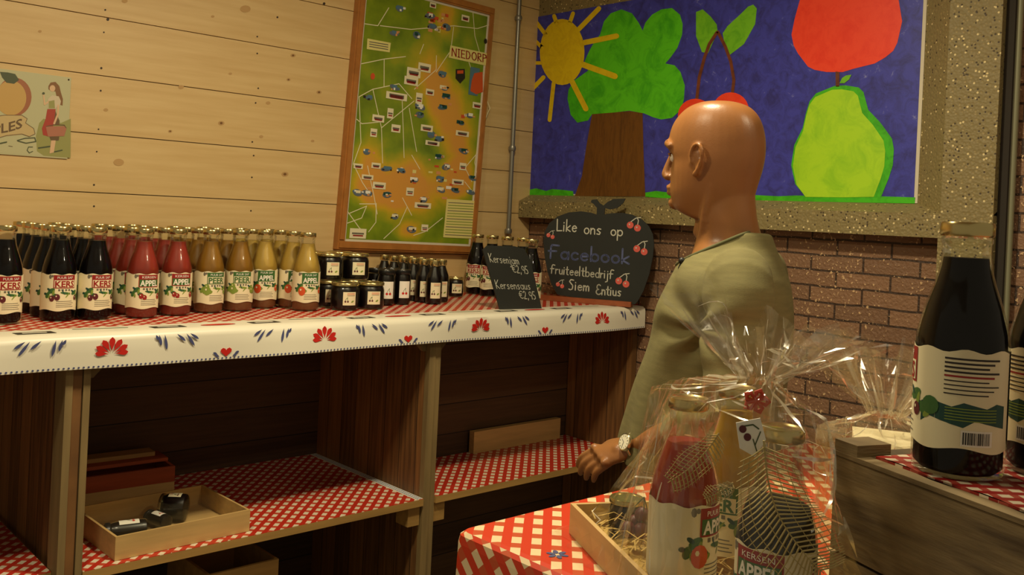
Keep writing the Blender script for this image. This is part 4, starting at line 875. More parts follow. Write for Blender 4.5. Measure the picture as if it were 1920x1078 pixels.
def crate():
    zb = TZ + .0005; L = Vector((CA.x, CA.y, zb)); ang = math.atan2(e1.y, e1.x)
    t = thing('wooden_crate', 'large weathered wooden crate carrying the two big dark bottles, at the right', 'crate', L, ang)
    W, D, h = .5, .32, CT - zb - .003   # local x along e1, local y along +? side
    # local +y = rotate(e1, +90deg); the crate extends along e2
    sg = 1 if Vector((-e1.y, e1.x, 0)).dot(e2) > 0 else -1
    def bx(nm, x0, x1, y0, y1, z0, z1, k): m_ = MB(); ys = sorted((sg * y0, sg * y1)); m_.box((x0, ys[0], z0), (x1, ys[1], z1), k); return m_.build(nm, t)
    bx('side_board', 0, W, 0, .014, 0, h * .43, 'crate_wood'); bx('side_board', 0, W, 0, .014, h * .45, h * .97, 'crate_wood')
    bx('side_board', 0, W, D - .014, D, 0, h * .43, 'crate_wood'); bx('side_board', 0, W, D - .014, D, h * .45, h * .97, 'crate_wood')
    bx('top_rail', -.001, W, -.002, .020, h * .975, h, 'crate_wood')
    for x in (0, W - .014): bx('end_board', x, x + .014, .0145, D - .0145, 0, h * .96, 'crate_wood')
    bx('top_board', .0145, W - .0145, .021, D - .001, h * .962, h, 'crate_wood_dark')
    bx('corner_block', .001, .040, -.001, .05, h + .0002, h + .014, 'crate_wood')
    c = MB(); ys = sorted((sg * .018, sg * (D - .01))); n = 20
    vs = []; fs = []
    for i in range(n + 1):
        for j in range(7):
            x = .048 + (W - .06) * i / n; y = sg * (.020 + (D - .03) * j / 6 + (.004 * math.sin(i * 1.1) if j == 0 else 0)); vs.append((x, y, h + .003 + (.0012 * math.sin(i * .9) if 0 < i < 1 else 0)))
    for i in range(n):
        for j in range(6): fs.append((i * 7 + j, (i + 1) * 7 + j, (i + 1) * 7 + j + 1, i * 7 + j + 1))
    c.add(vs, fs, 'gingham_crate'); c.add([(x, y, z - .003) for x, y, z in vs], [tuple(reversed(q)) for q in fs], 'gingham_crate')
    rim = [(i, i + 7) for i in range(0, 7 * n, 7)]
    c.add([vs[0], vs[-7], (vs[-7][0], vs[-7][1], vs[-7][2] - .003), (vs[0][0], vs[0][1], vs[0][2] - .003)], [(0, 1, 2, 3)], 'gingham_crate')
    o = c.build('crate_cloth', None, L, ang); tag(o, 'red gingham cloth spread on top of the weathered crate', 'tablecloth')
    return L.z + h + .003
ztop = crate()
pb = PD(1793, 880, 1.06); pb.z = ztop + .0005
put('dark', pb.x, pb.y, pb.z, 0, 'big dark juice bottle with gold cap on the crate, its back label showing', 'big bottles on the crate', 1.04)
bigb = [o for o in bpy.data.objects if o.get('label', '').startswith('big dark juice')][0]
bigb.rotation_euler[2] = yaw_to_cam(pb) - math.radians(102)
pb2 = PD(1968, 895, 1.075); pb2.z = ztop + .0005
b2 = put('dark', pb2.x, pb2.y, pb2.z, 0, 'dark juice bottle on the crate, half cut off by the right edge', 'big bottles on the crate', 1.04)
b2.rotation_euler[2] = yaw_to_cam(pb2) - math.radians(150)
# ------------------------------------------------------------------ cellophane gift basket
def LD(lat, dep, z): return Vector((CAM.x, CAM.y, 0)) + R2 * lat + D2 * dep + UP * z
ea = (R2 * .253 - D2 * .967).normalized(); eb = (R2 * .967 + D2 * .253).normalized()
TC = LD(.112, 1.45, TZ + .0008); TW, TL_ = .225, .50
def gift_basket():
    ang = math.atan2(ea.y, ea.x); sg = 1 if Vector((-ea.y, ea.x, 0)).dot(eb) > 0 else -1
    t = thing('gift_tray', 'wooden gift tray filled with straw inside the cellophane package on the table', 'tray', TC, ang)
    b = MB()
    def bx(x0, x1, y0, y1, z0, z1): ys = sorted((sg * y0, sg * y1)); b.box((x0, ys[0], z0), (x1, ys[1], z1), 'light_wood')
    bx(0, TL_, 0, TW, 0, .005); bx(0, TL_, 0, .007, .005, .046); bx(0, TL_, TW - .007, TW, .005, .046); bx(0, .007, .007, TW - .007, .005, .046); bx(TL_ - .007, TL_, .007, TW - .007, .005, .046)
    b.build('box', t)
    # straw bed: tangled curls
    c = MB(); rs = random.Random(4)
    n = 20; vs = []; fs = []
    for i in range(n + 1):
        for j in range(n + 1):
            x = .008 + (TL_ - .016) * i / n; y = sg * (.008 + (TW - .016) * j / n); vs.append((x, y, .012 + .008 * noise.noise(Vector((x * 40, y * 40, 0)))))
    for i in range(n):
        for j in range(n): fs.append((i * (n + 1) + j, (i + 1) * (n + 1) + j, (i + 1) * (n + 1) + j + 1, i * (n + 1) + j + 1))
    c.add(vs, fs, 'straw')
    for _ in range(420):
        x = rs.uniform(.02, TL_ - .02); y = sg * rs.uniform(.018, TW - .018); a = rs.uniform(0, 6.3); L = rs.uniform(.01, .028); z = rs.uniform(.018, .050 if x < .2 else .035)
        cl = lambda p: Vector((min(TL_ - .01, max(.01, p[0])), sg * min(TW - .01, max(.01, abs(p[1]))), p[2]))
        p0 = cl((x - math.cos(a) * L, y - math.sin(a) * L, z)); p1 = cl((x, y, z + rs.uniform(.002, .012))); p2 = cl((x + math.cos(a) * L, y + math.sin(a) * L, z)); wv = Vector((-math.sin(a), math.cos(a), 0)) * .0011
        c.add([p0 - wv, p0 + wv, p1 + wv, p1 - wv, p2 + wv, p2 - wv], [(0, 1, 2, 3), (3, 2, 4, 5)], 'straw')
    s_ = c.build('straw', t); s_['kind'] = 'stuff'
gift_basket()
G2 = 'bottles in the cellophane gift package'
def gb(px, py, dep, dz=.0): p = PD(px, py, dep); return Vector((p.x, p.y, TC.z + .0055 + dz))
pR, pY, pK = gb(1292, 742, 1.213), gb(1383, 735, 1.31), gb(1466, 797, 1.06)
rb = bottle('juice_bottle', 'red juice bottle under cellophane in the gift tray, left of the yellow one', 'juice_red', None, 'APPEL', 'label_red', AP, 'label_green', fill=.212, group=G2)
rb.location = pR; rb.scale = (.95,) * 3; rb.rotation_euler[2] = yaw_to_cam(pR) + 1.15
yb = bottle('juice_bottle', 'yellow juice bottle under cellophane in the gift tray, behind the red one', 'juice_yellow', None, 'PEER', 'label_green', PE, 'label_green', fill=.225, group=G2)
yb.location = pY; yb.scale = (.95,) * 3; yb.rotation_euler[2] = yaw_to_cam(pY) - .5
kb = bottle('juice_bottle', 'dark apple juice bottle behind the big dry fern leaf in the gift package', 'juice_dark', None, 'APPEL', 'label_red', AP, 'label_green', fill=.185, two='KERSEN', group=G2)
kb.location = pK; kb.scale = (.95,) * 3; kb.rotation_euler[2] = yaw_to_cam(pK) - .45
pj = gb(1178, 881, 1.42)
gj = dup(lj, pj, .2, 'small dark jam jar at the far left end of the cellophane-wrapped gift tray', .74)
# cherries on the straw
def cherries():
    t = thing('cherry_bunch', 'bunch of dark red cherries beside the jam jar in the gift tray', 'cherries', gb(1205, 940, 1.345, .038))
    b = MB()
    for x, y, z in ((0, 0, 0), (.022, .004, 0), (.009, .020, .004), (-.014, .014, .001), (.008, .006, .019)): b.ball((x, y, z), .0115, 'label_cherry', 14)
    b.build('fruit', t)
    c = MB()
    for x, y in ((0, 0), (.022, .004), (-.014, .014)): c.tube([(x, y, .010), (x * .5 + .004, y, .030), (.008, .004, .046)], .0009, 'leaf_green', 6)
    c.build('stem', t)
cherries()
def fern(lab, pts, half, npin, dep):
    """skeletal dry leaf: midrib with rows of fine pinnae joined by cross veins"""
    C = [PD(x, y, dep) for x, y in pts]; L = C[0]; b = MB(); segs = 40
    def at(t):
        k = t * (len(C) - 1); i = min(int(k), len(C) - 2); f_ = k - i
        p0, p1, p2, p3 = C[max(i - 1, 0)], C[i], C[i + 1], C[min(i + 2, len(C) - 1)]
        return .5 * ((2 * p1) + (p2 - p0) * f_ + (2 * p0 - 5 * p1 + 4 * p2 - p3) * f_ ** 2 + (3 * p1 - p0 - 3 * p2 + p3) * f_ ** 3)
    b.tube([at(i / segs) - L for i in range(segs + 1)], [.0012 * (1 - .6 * i / segs) for i in range(segs + 1)], 'fern_dry', 6)
    o = b.build('fern_leaf', None, L); tag(o, lab, 'leaf')
    for sd, nm in ((-1, 'pinnae'), (1, 'pinnae')):
        c = MB(); rows = []
        for i in range(npin):
            t = .06 + .9 * i / npin; p = at(t); d = (at(t + .02) - p).normalized(); q = d.cross(D2).normalized() * sd
            w_ = half * math.sin(PI * (.12 + .8 * t)) ** .7; tip = p + q * w_ + d * w_ * .45 - D2 * .006 * math.sin(t * 9)
            mid = p + (tip - p) * .5 - D2 * .004
            c.tube([p - L, mid - L, tip - L], [.0010, .0009, .0004], 'fern_dry', 4); rows.append((p, mid, tip))
        for r0, r1 in zip(rows, rows[1:]):
            for k in (.3, .62, .85): 
                g_ = lambda r: (r[0] + (r[1] - r[0]) * k * 2 if k < .5 else r[1] + (r[2] - r[1]) * (k * 2 - 1)) - L
                c.tube([g_(r0), g_(r1)], .00045, 'fern_dry', 3)
        c.build(nm, o)
fern('small skeletal dry fern leaf in front of the red bottle in the gift package', [(1348, 812), (1325, 845), (1290, 880), (1252, 905)], .021, 18, 1.13)
fern('large skeletal dry fern leaf in front of the dark bottle in the gift package', [(1432, 826), (1440, 900), (1462, 970), (1510, 1040), (1545, 1075)], .044, 30, .985)
fern('thin curled dry fern leaf below the yellow bottle in the gift package', [(1375, 905), (1345, 925), (1320, 935)], .012, 10, 1.10)
# tag
b = MB(); L = PD(1408, 812, 1.0)
f = lambda x, y, l: R2 * x + UP * y - D2 * (.0008 + .0004 * l) + D2 * y * .2
b.prism([(-.016, .010), (.010, .016), (.016, -.006), (.004, -.024), (-.012, -.016)], lambda x, y, d: R2 * x + UP * y + D2 * (d + y * .2), -.0006, .0006, 'label_white')
for x, y in ((-.009, .004), (-.004, -.004)): b.flat(disc(x, y, .004), f, 'label_cherry', 1)
b.flat(stroke([(-.008, .007), (.002, .009), (.008, .005)], .0015), f, 'leaf_green', 1)
b.flat(stroke([(.002, -.006), (.006, -.018)], .0012), f, 'leaf_green', 1); b.flat(stroke([(.010, .002), (.004, -.012)], .0012), f, 'leaf_green', 1)
o = b.build('gift_card', None, L); tag(o, 'small white card with printed cherries hanging in the gift package', 'card')
b = MB(); L = PD(1418, 752, 1.10)
for a in range(5):
    an = a * 1.26; v = R2 * math.cos(an) * .016 + UP * math.sin(an) * .014; q = R2 * -math.sin(an) * .006 + UP * math.cos(an) * .006
    b.tube([Vector((0, 0, 0)), v + q, v * 1.3, v - q, Vector((0, 0, 0))], [.002, .004, .005, .004, .002], 'ribbon_red', 6)
o = b.build('ribbon_bow', None, L); o.scale = (.7,) * 3; tag(o, 'small orange red ribbon bow near the top of the cellophane gift package', 'ribbon')

def hullpt(pts, a):
    v = Vector((math.cos(a), math.sin(a))); return max(pts, key=lambda p: p[0] * v[0] + p[1] * v[1])
def support(pts, ctr, a, r):
    """distance from ctr to the rounded hull of pts in direction a"""
    best = 0
    for p in pts:
        dx, dy = p[0] - ctr[0], p[1] - ctr[1]; ux, uy = math.cos(a), math.sin(a)
        al = dx * ux + dy * uy; pe = abs(dx * uy - dy * ux)
        if pe < r: best = max(best, al + math.sqrt(r * r - pe * pe))
    return best
def hull_r(pts, ctr, a, r):
    dense = []
    for i in range(len(pts)):
        for j in range(i, len(pts)):
            for k in range(9): dense.append((pts[i][0] + (pts[j][0] - pts[i][0]) * k / 8, pts[i][1] + (pts[j][1] - pts[i][1]) * k / 8))
    return support(dense, ctr, a, r)
def wrap(name, lab, ctr, base, top, neckp, znodes, flare, seed, nm=120, mt='cellophane', spikes=()):
    """cellophane sheet gathered at a neck: base hull -> shoulder hull -> neck -> flared frill"""
    L = Vector((ctr[0], ctr[1], TZ + .0008)); b = MB(); rows = []
    nk0 = Vector((neckp[0], neckp[1], 0)); z0, zs, zn, zf = znodes; K = 28
    for i in range(K + 1):
        t = i / K; row = []
        for j in range(nm):
            a = 2 * PI * j / nm
            rb_ = hull_r(base, ctr, a, .024); rt = hull_r(top, ctr, a, .05)
            c = Vector((ctr[0], ctr[1])); pb = c + Vector((math.cos(a), math.sin(a))) * rb_
            pt = c + Vector((math.cos(a), math.sin(a))) * rt; nk = Vector(neckp)
            pl = .5 + .5 * math.sin(a * 11 + seed + 2 * math.sin(a * 3)); 
            if t < .6:
                k = t / .6; p = pb.lerp(pt, k ** .62); z = z0 + (zs - z0) * k; cr_ = .006 * (1 - .5 * k)
            elif t < .8:
                k = (t - .6) / .2; p = pt.lerp(nk + Vector((math.cos(a), math.sin(a))) * (.012 + .006 * pl), k ** .8); z = zs + (zn - zs) * (k ** 1.2); cr_ = .007
            else:
                k = (t - .8) / .2; fl = .012 + flare * k ** .75 * (.45 + .75 * pl) * (1 + .5 * noise.noise(Vector((math.cos(a) * 2, math.sin(a) * 2, seed))))
                z = zn + (zf - zn) * k * (.55 + .6 * (.5 + .5 * noise.noise(Vector((math.cos(a) * 1.6 + 5, math.sin(a) * 1.6, seed)))) + .25 * (1 - pl)); p = nk + Vector((math.cos(a), math.sin(a))) * fl; cr_ = .007
                for sa, sw, dh, dr in spikes:
                    g_ = math.exp(-((math.atan2(math.sin(a - sa), math.cos(a - sa))) / sw) ** 2) * k; z += dh * g_; p += Vector((math.cos(sa), math.sin(sa))) * dr * g_
            q = Vector((p.x - L.x, p.y - L.y, z - L.z)); s1 = q * 26 + Vector((seed, 0, 0)); s2 = q * 60
            rid = (1 - abs(noise.noise(s1)) * 2.2); d_ = cr_ * (rid * .9 + .5 * noise.noise(s2))
            out = Vector((p.x - ctr[0], p.y - ctr[1], 0)); out = out.normalized() if out.length > 1e-6 else Vector((1, 0, 0))
            d_ = max(d_, -.001 if t < .8 else -.02) * (1 if i else .2)
            q += out * d_
            w_ = L + q - CA; al = w_.dot(e1); pe = w_.dot(e2)
            if al > -.03 and pe > -.006 and L.z + q.z < CT + .02: q -= e2 * (pe + .006 + .004 * noise.noise(s2))
            q.z += (.004 * noise.noise(s2 + Vector((9, 9, 9))) if i else 0); q.z = max(q.z, .0); row.append(q)
        rows.append(row)
    vs = [q for r_ in rows for q in r_]; fs = []
    for i in range(K):
        for j in range(nm):
            a_, b_, c_, d_ = i * nm + j, i * nm + (j + 1) % nm, (i + 1) * nm + (j + 1) % nm, (i + 1) * nm + j
            fs += [(a_, b_, c_), (a_, c_, d_)] if (i + j) % 2 else [(a_, b_, d_), (b_, c_, d_)]
    b.add(vs, fs, mt, False)
    o = b.build(name, None, L); tag(o, lab, 'cellophane')
    # narrow fold strips that wander over the sheet, glints painted in as pale colour
    rs = random.Random(int(seed * 10)); c = MB()
    for q in range(150):
        i = rs.choice([rs.uniform(1, K * .55), rs.uniform(K * .5, K * .97), rs.uniform(K * .62, K * .95)]); j = rs.uniform(0, nm); n_ = rs.randint(4, 11)
        di, dj = (rs.uniform(.5, 1.1), rs.uniform(-.5, .5)) if rs.random() < .75 else (rs.uniform(-.3, .3), rs.uniform(.7, 1.5)); w_ = rs.choice([.0006, .0009, .0014, .0022, .0032]); pts = []
        for k in range(n_):
            if not 0 <= i < K - 1: break
            i0, j0 = int(i), int(j) % nm; fi, fj = i - int(i), j - int(j)
            p = (rows[i0][j0] * (1 - fj) + rows[i0][(j0 + 1) % nm] * fj) * (1 - fi) + (rows[i0 + 1][j0] * (1 - fj) + rows[i0 + 1][(j0 + 1) % nm] * fj) * fi
            o2 = Vector((p.x - (nk0.x - L.x), p.y - (nk0.y - L.y), 0)); pts.append(p + (o2.normalized() * .0025 if o2.length > .001 else Vector())); i += di; j = (j + dj) % nm; dj += rs.uniform(-.12, .12)
        if len(pts) < 3: continue
        tw = rs.uniform(0, 6.3); vs2 = []
        for k, p in enumerate(pts):
            t_ = (pts[min(k + 1, len(pts) - 1)] - pts[max(0, k - 1)]).normalized(); u = t_.orthogonal().normalized(); v_ = t_.cross(u); a = tw + k * .35; ww = w_ * math.sin(PI * (k + .35) / (len(pts) - .3))
            e_ = u * math.cos(a) + v_ * math.sin(a); vs2 += [p - e_ * ww, p + e_ * ww]
        c.add(vs2, [(2 * k, 2 * k + 1, 2 * k + 3, 2 * k + 2) for k in range(len(pts) - 1)], 'cellophane_fold_glint', True)
    c.build('fold_glints', o); return o
tc4 = [TC, TC + ea * TL_, TC + eb * TW, TC + ea * TL_ + eb * TW]; ctr = (TC + ea * .24 + eb * .11)
nk = PD(1425, 730, 1.14)
av = lambda v: math.atan2(v.y, v.x)
wrap('cellophane_wrap', 'clear crinkled cellophane gathered over the gift tray and its bottles', (ctr.x, ctr.y), [(p.x, p.y) for p in tc4], [(p.x, p.y) for p in (pR, pY, pK)], (nk.x, nk.y), (TZ + .002, 1.335, 1.362, 1.43), .075, 3.1,
     spikes=((av(-R2 - D2 * .3), .35, .075, .045), (av(-R2 * .1 - D2), .3, .02, .0), (av(R2 + D2 * .35), .5, -.03, .10)))
# second package behind the crate
c2 = LD(.585, 1.42, 0)
b = MB(); M3 = Matrix.Rotation(.5, 4, 'Z'); b.box((-.07, -.045, 0), (.07, .045, .16), 'straw', M3); b.box((-.072, -.047, .15), (.072, .047, .175), 'label_cream', M3)
o = b.build('gift_box', None, (c2.x, c2.y, TZ + .0008)); tag(o, 'straw yellow box inside the cellophane package behind the big bottle', 'box')
wrap('cellophane_wrap', 'upright cellophane package standing between the weathered crate and the brick wall', (c2.x, c2.y), [(c2.x + x, c2.y + y) for x in (-.06, .06) for y in (-.05, .05)], [(c2.x + x, c2.y + y) for x in (-.05, .05) for y in (-.03, .03)],
     (c2.x, c2.y), (TZ + .002, 1.25, 1.275, 1.37), .085, 8.3, 110, 'cellophane_thick', spikes=((av(-R2 * .1), .5, .03, .03),))

# ------------------------------------------------------------------ the man
def man():
    YA = math.radians(22); DM = 2.2
    Fv = (-R2 * math.cos(YA) + D2 * math.sin(YA)); org = Vector((CAM.x, CAM.y, 0)) + R2 * .528 + D2 * DM
    yaw = math.atan2(Fv.y, Fv.x)
    t = thing('person', 'bald man in a grey-green shirt with a wrist watch, looking left at the counter', 'person', org, yaw)
    mats = {}
    def loft(b, rings, n=36, k='skin', close=True):
        """rings: (z, front F, back F, half width, [centre L], [power])"""
        vs = []; fs = []
        for r_ in rings:
            z, fr, bk, hw = r_[:4]; cl = r_[4] if len(r_) > 4 else 0; pw = r_[5] if len(r_) > 5 else 2.0
            cx = (fr + bk) / 2; rx = (fr - bk) / 2
            for i in range(n):
                a = 2 * PI * i / n; c, s = math.cos(a), math.sin(a)
                x = cx + rx * math.copysign(abs(c) ** (2 / pw), c); y = cl + hw * math.copysign(abs(s) ** (2 / pw), s); vs.append((x, y, z))
        for j in range(len(rings) - 1):
            for i in range(n): fs.append((j * n + i, j * n + (i + 1) % n, (j + 1) * n + (i + 1) % n, (j + 1) * n + i))
        q = (len(rings) - 1) * n; fs.append(tuple(range(n))[::-1]); fs.append(tuple(q + i for i in range(n)))
        b.add(vs, fs, k, True)
    def interp(rings, m_=4):
        out = []
        for i in range(len(rings) - 1):
            p0, p1, p2, p3 = rings[max(i - 1, 0)], rings[i], rings[i + 1], rings[min(i + 2, len(rings) - 1)]
            for q in range(m_):
                f_ = q / m_; out.append(tuple(.5 * ((2 * b_) + (c_ - a_) * f_ + (2 * a_ - 5 * b_ + 4 * c_ - d_) * f_ ** 2 + (3 * b_ - a_ - 3 * c_ + d_) * f_ ** 3) for a_, b_, c_, d_ in zip(p0, p1, p2, p3)))
        out.append(tuple(rings[-1])); return out
    def limb(b, pts, rr, k='skin', n=16):
        P4 = [(*p, r) for p, r in zip(pts, rr)]; S4 = interp(P4, 4); ps = [Vector(s[:3]) for s in S4]; rs = [s[3] for s in S4]
        b.tube(ps, rs, k, n); b.ball(ps[0], rs[0] * .98, k, n); b.ball(ps[-1], rs[-1] * .98, k, n)
    def fuse(b, vox, smooth, name, parent):
        o = b.build(name); me = o.data
        md = o.modifiers.new('r', 'REMESH'); md.mode = 'VOXEL'; md.voxel_size = vox; md.use_smooth_shade = True
        if smooth: ms = o.modifiers.new('s', 'SMOOTH'); ms.factor = .5; ms.iterations = smooth
        dg = bpy.context.evaluated_depsgraph_get(); dg.update(); nm = bpy.data.meshes.new_from_object(o.evaluated_get(dg)); o.modifiers.clear(); o.data = nm; bpy.data.meshes.remove(me)
        if parent: o.parent = parent
        return o
    DZ = 0.0
    head = [  # z, front, back, half width
        (1.843, .072, .042, .012), (1.840, .100, .010, .036), (1.829, .131, -.022, .055), (1.810, .155, -.044, .067), (1.785, .172, -.058, .0745), (1.755, .180, -.066, .078), (1.725, .179, -.068, .0785),
        (1.700, .171, -.066, .0775), (1.675, .171, -.061, .0755), (1.650, .170, -.054, .072), (1.625, .170, -.048, .067), (1.605, .167, -.046, .061), (1.588, .160, -.047, .055), (1.574, .138, -.049, .052), (1.562, .105, -.052, .054)]
    neck = [(1.640, .09, -.045, .052), (1.60, .088, -.050, .055), (1.56, .088, -.056, .059), (1.53, .088, -.062, .063), (1.505, .092, -.072, .074), (1.48, .098, -.088, .105), (1.455, .104, -.105, .150), (1.42, .115, -.118, .185),
            (1.36, .135, -.125, .195), (1.28, .150, -.125, .185), (1.18, .160, -.115, .175), (1.08, .165, -.105, .172), (.98, .150, -.110, .175), (.90, .125, -.12, .178), (.84, .10, -.10, .165)]
    b = MB(); loft(b, interp(head)); loft(b, interp(neck))
    # face
    limb(b, [(.172, 0, 1.722), (.180, 0, 1.703), (.187, 0, 1.682), (.190, 0, 1.668)], [.008, .0085, .0105, .0125]); b.ball((.183, 0, 1.662), (.013, .0165, .010), 'skin')
    for s in (-1, 1):
        limb(b, [(.176, s * .010, 1.736), (.172, s * .030, 1.741), (.155, s * .050, 1.734)], [.009, .0105, .009])      # brow ridge
        # ear
        e = lambda f_, z, o_=0: (f_, s * (.0755 + o_), z)
        rim = [e(.078, 1.690, .004), e(.082, 1.712, .008), e(.072, 1.730, .012), e(.056, 1.732, .016), e(.047, 1.715, .018), e(.050, 1.695, .015), e(.060, 1.675, .010), e(.070, 1.664, .006)]
        limb(b, rim, [.004, .0045, .005, .0055, .0055, .0052, .0055, .007], n=10)
        b.ball(e(.064, 1.700, .003), (.014, .006, .026), 'skin'); b.ball(e(.080, 1.694, .004), (.005, .005, .007), 'skin')
    limb(b, [(.168, -.022, 1.634), (.178, -.008, 1.637), (.178, .008, 1.637), (.168, .022, 1.634)], [.004, .006, .006, .004]); limb(b, [(.167, -.020, 1.624), (.176, -.007, 1.622), (.176, .007, 1.622), (.167, .020, 1.624)], [.004, .0065, .0065, .004])
    b.ball((.158, 0, 1.598), (.020, .024, .017), 'skin'); b.ball((.160, 0, 1.65), (.014, .022, .014), 'skin')
    limb(b, [(.060, .0, 1.60), (.082, 0, 1.555), (.088, 0, 1.53)], [.03, .018, .014])
    for s in (-1, 1): limb(b, [(.035, s * .058, 1.645), (.055, s * .045, 1.56), (.082, s * .018, 1.495)], [.012, .014, .011])  # neck cord
    # shoulders, arms
    SHL, ELL, WRL = Vector((-.045, .205, 1.415)), Vector((-.045, .265, 1.145)), Vector((.178, .130, 1.034))
    SHR, ELR, WRR = Vector((-.03, -.205, 1.415)), Vector((-.02, -.265, 1.14)), Vector((.10, -.250, .92))
    limb(b, [(-.03, .10, 1.445), SHL, (-.052, .240, 1.29), ELL, ELL.lerp(WRL, .35), WRL.lerp(ELL, .1), WRL], [.055, .060, .050, .041, .043, .029, .0265])
    limb(b, [(-.03, -.10, 1.445), SHR, (-.03, -.240, 1.29), ELR, ELR.lerp(WRR, .35), WRR.lerp(ELR, .1), WRR], [.055, .060, .050, .041, .043, .029, .0265])
    def handb(W, d, up, side, curl):
        """W wrist, d along the palm, up = back of the hand, side = towards the thumb"""
        d, up, side = d.normalized(), up.normalized(), side.normalized()
        kn = W + d * .102
        for k in range(5): a = .2 + .8 * k / 4
        vs_c = [(0, .024), (.03, .029), (.065, .037), (.102, .040)]
        rings = []
        n = 16; vs = []; fs = []
        for q, hw in vs_c:
            for i in range(n):
                a = 2 * PI * i / n; vs.append(W + d * q + side * (hw * math.cos(a)) + up * (.0155 * math.sin(a)))
        for j in range(3):
            for i in range(n): fs.append((j * n + i, j * n + (i + 1) % n, (j + 1) * n + (i + 1) % n, (j + 1) * n + i))
        fs.append(tuple(range(n))[::-1]); fs.append(tuple(3 * n + i for i in range(n))); b.add(vs, fs, 'skin', True); b.ball(W + d * .05, .02, 'skin')
        for q, (off, L, r) in enumerate(((.030, .080, .0094), (.010, .089, .0098), (-.011, .083, .0093), (-.031, .066, .0084))):
            p = kn + side * off - d * .012; dd = d.copy(); pts = [p]; b.ball(kn + side * off + up * .006 - d * .004, .0105, 'skin', 12)
            for m_, (fr, cu) in enumerate(((.48, curl * (.55 + .06 * q)), (.30, curl * .75), (.22, curl * .5))):
                dd = (dd * math.cos(cu) - up * math.sin(cu)); dd.normalize(); up2 = up
                p = p + (dd + side * off * .9) .normalized() * (L * fr + (.012 if m_ == 0 else 0)); pts.append(p)
                # keep rotating towards the palm
                dd = dd.normalized()
            limb(b, pts, [r * 1.08, r * 1.02, r * .95, r * .82], n=12)
        p = W + d * .026 + side * .022; limb(b, [p, p + d * .030 + side * .020 - up * .010, p + d * .056 + side * .024 - up * .020, p + d * .078 + side * .018 - up * .028], [.0135, .0115, .0100, .0085], n=12)
    handb(WRL, Vector((.125, -.012, -.055)), Vector((.52, .75, .72)), Vector((.55, -.60, .30)), .50)
    handb(WRR, Vector((.05, .01, -.10)), Vector((.6, -.75, .3)), Vector((.75, .5, .3)), .35)
    # legs
    for s in (-1, 1): limb(b, [(0, s * .09, .90), (.005, s * .098, .70), (.012, s * .100, .50), (-.005, s * .102, .30), (-.015, s * .104, .09)], [.088, .075, .052, .052, .036]); limb(b, [(-.04, s * .104, .045), (.05, s * .108, .045), (.13, s * .115, .035)], [.034, .034, .026])
    body = fuse(b, .0036, 5, 'body', t)
    # the head turned away to the right
    def turn(c):
        k = min(1, max(0, (c.z - 1.50) / .08)); k = k * k * (3 - 2 * k); a = -math.radians(15) * k; x, y = (c.x - .04) * (1 - .035 * k), c.y
        return Vector((.04 + x * math.cos(a) - y * math.sin(a), x * math.sin(a) + y * math.cos(a), c.z))
    # eye sockets pressed in
    for v in body.data.vertices:
        for s in (-1, 1):
            q = Vector((v.co.x - .170, (v.co.y - s * .031), (v.co.z - 1.706) * 1.25)); d_ = q.length
            if d_ < .03: v.co.x -= .010 * (1 - d_ / .03) ** 1.2
        if v.co.z > 1.5: v.co = turn(v.co)
    for s in (-1, 1):
        e = MB(); c_ = Vector((.1515, s * .031, 1.706)); e.ball(c_, .0125, 'eye_white', 18); e.ball(c_ + Vector((.0108, 0, 0)), (.003, .0055, .0055), 'iris', 12)
        e.v = [tuple(turn(Vector(q))) for q in e.v]; e.build('eye', t)
        l = MB(); l.tube([(.1625, s * .018, 1.7135), (.1668, s * .026, 1.716), (.1655, s * .037, 1.7155), (.158, s * .045, 1.711)], .0022, 'skin', 8); l.v = [tuple(turn(Vector(q))) for q in l.v]; l.build('eyelid', t)
        bw = MB(); bw.tube([(.1825, s * .014, 1.742), (.1795, s * .028, 1.748), (.167, s * .046, 1.746)], [.0012, .0018, .001], 'brow_hair', 6); bw.v = [tuple(turn(Vector(q))) for q in bw.v]; bw.build('eyebrow', t)
    # shirt
    sh_ = MB()
    tor = [(1.535, .104, -.083, .088), (1.50, .112, -.095, .112), (1.475, .122, -.106, .148), (1.445, .134, -.118, .184), (1.41, .150, -.130, .206), (1.34, .176, -.140, .212), (1.26, .190, -.140, .205), (1.17, .218, -.132, .198), (1.08, .236, -.124, .200), (1.02, .246, -.122, .204), (.975, .248, -.124, .206)]
    loft(sh_, interp(tor), 48, 'shirt')
    for SH, EL, WR, s in ((SHL, ELL, WRL, 1), (SHR, ELR, WRR, -1)):
        limb(sh_, [Vector((-.03, s * .10, 1.440)), SH + Vector((0, s * .006, .008)), SH.lerp(EL, .45) + Vector((-.01, s * .01, 0)), EL + Vector((-.012, s * .004, .005)), EL.lerp(WR, .30), EL.lerp(WR, .52)], [.062, .074, .074, .064, .058, .050], 'shirt', 24)
    def chest(v):
        return v
    shirt = fuse(sh_, .006, 7, 'shirt', t)
    # folds: long soft creases, strongest at the armpit and elbow
    nrm = [v.normal.copy() for v in shirt.data.vertices]
    for v, n_ in zip(shirt.data.vertices, nrm):
        p = v.co; d_ = .0
        d_ += .006 * noise.noise(Vector((p.x * 7, p.y * 7, p.z * 2.6)))
        for s, A, B_ in ((1, Vector((.085, .20, 1.36)), Vector((-.06, .29, 1.40))),):
            pass
        ax = Vector((.03, .20 if p.y > 0 else -.20, 1.33)); r_ = (p - ax).length
        if r_ < .22: ang = math.atan2(p.z - ax.z, p.x - ax.x); d_ += .0105 * math.sin(ang * 6 + 2.2 * noise.noise(p * 9)) * (1 - r_ / .22) * min(1, r_ / .05)
        el = ELL if p.y > 0 else ELR; r_ = (p - el).length
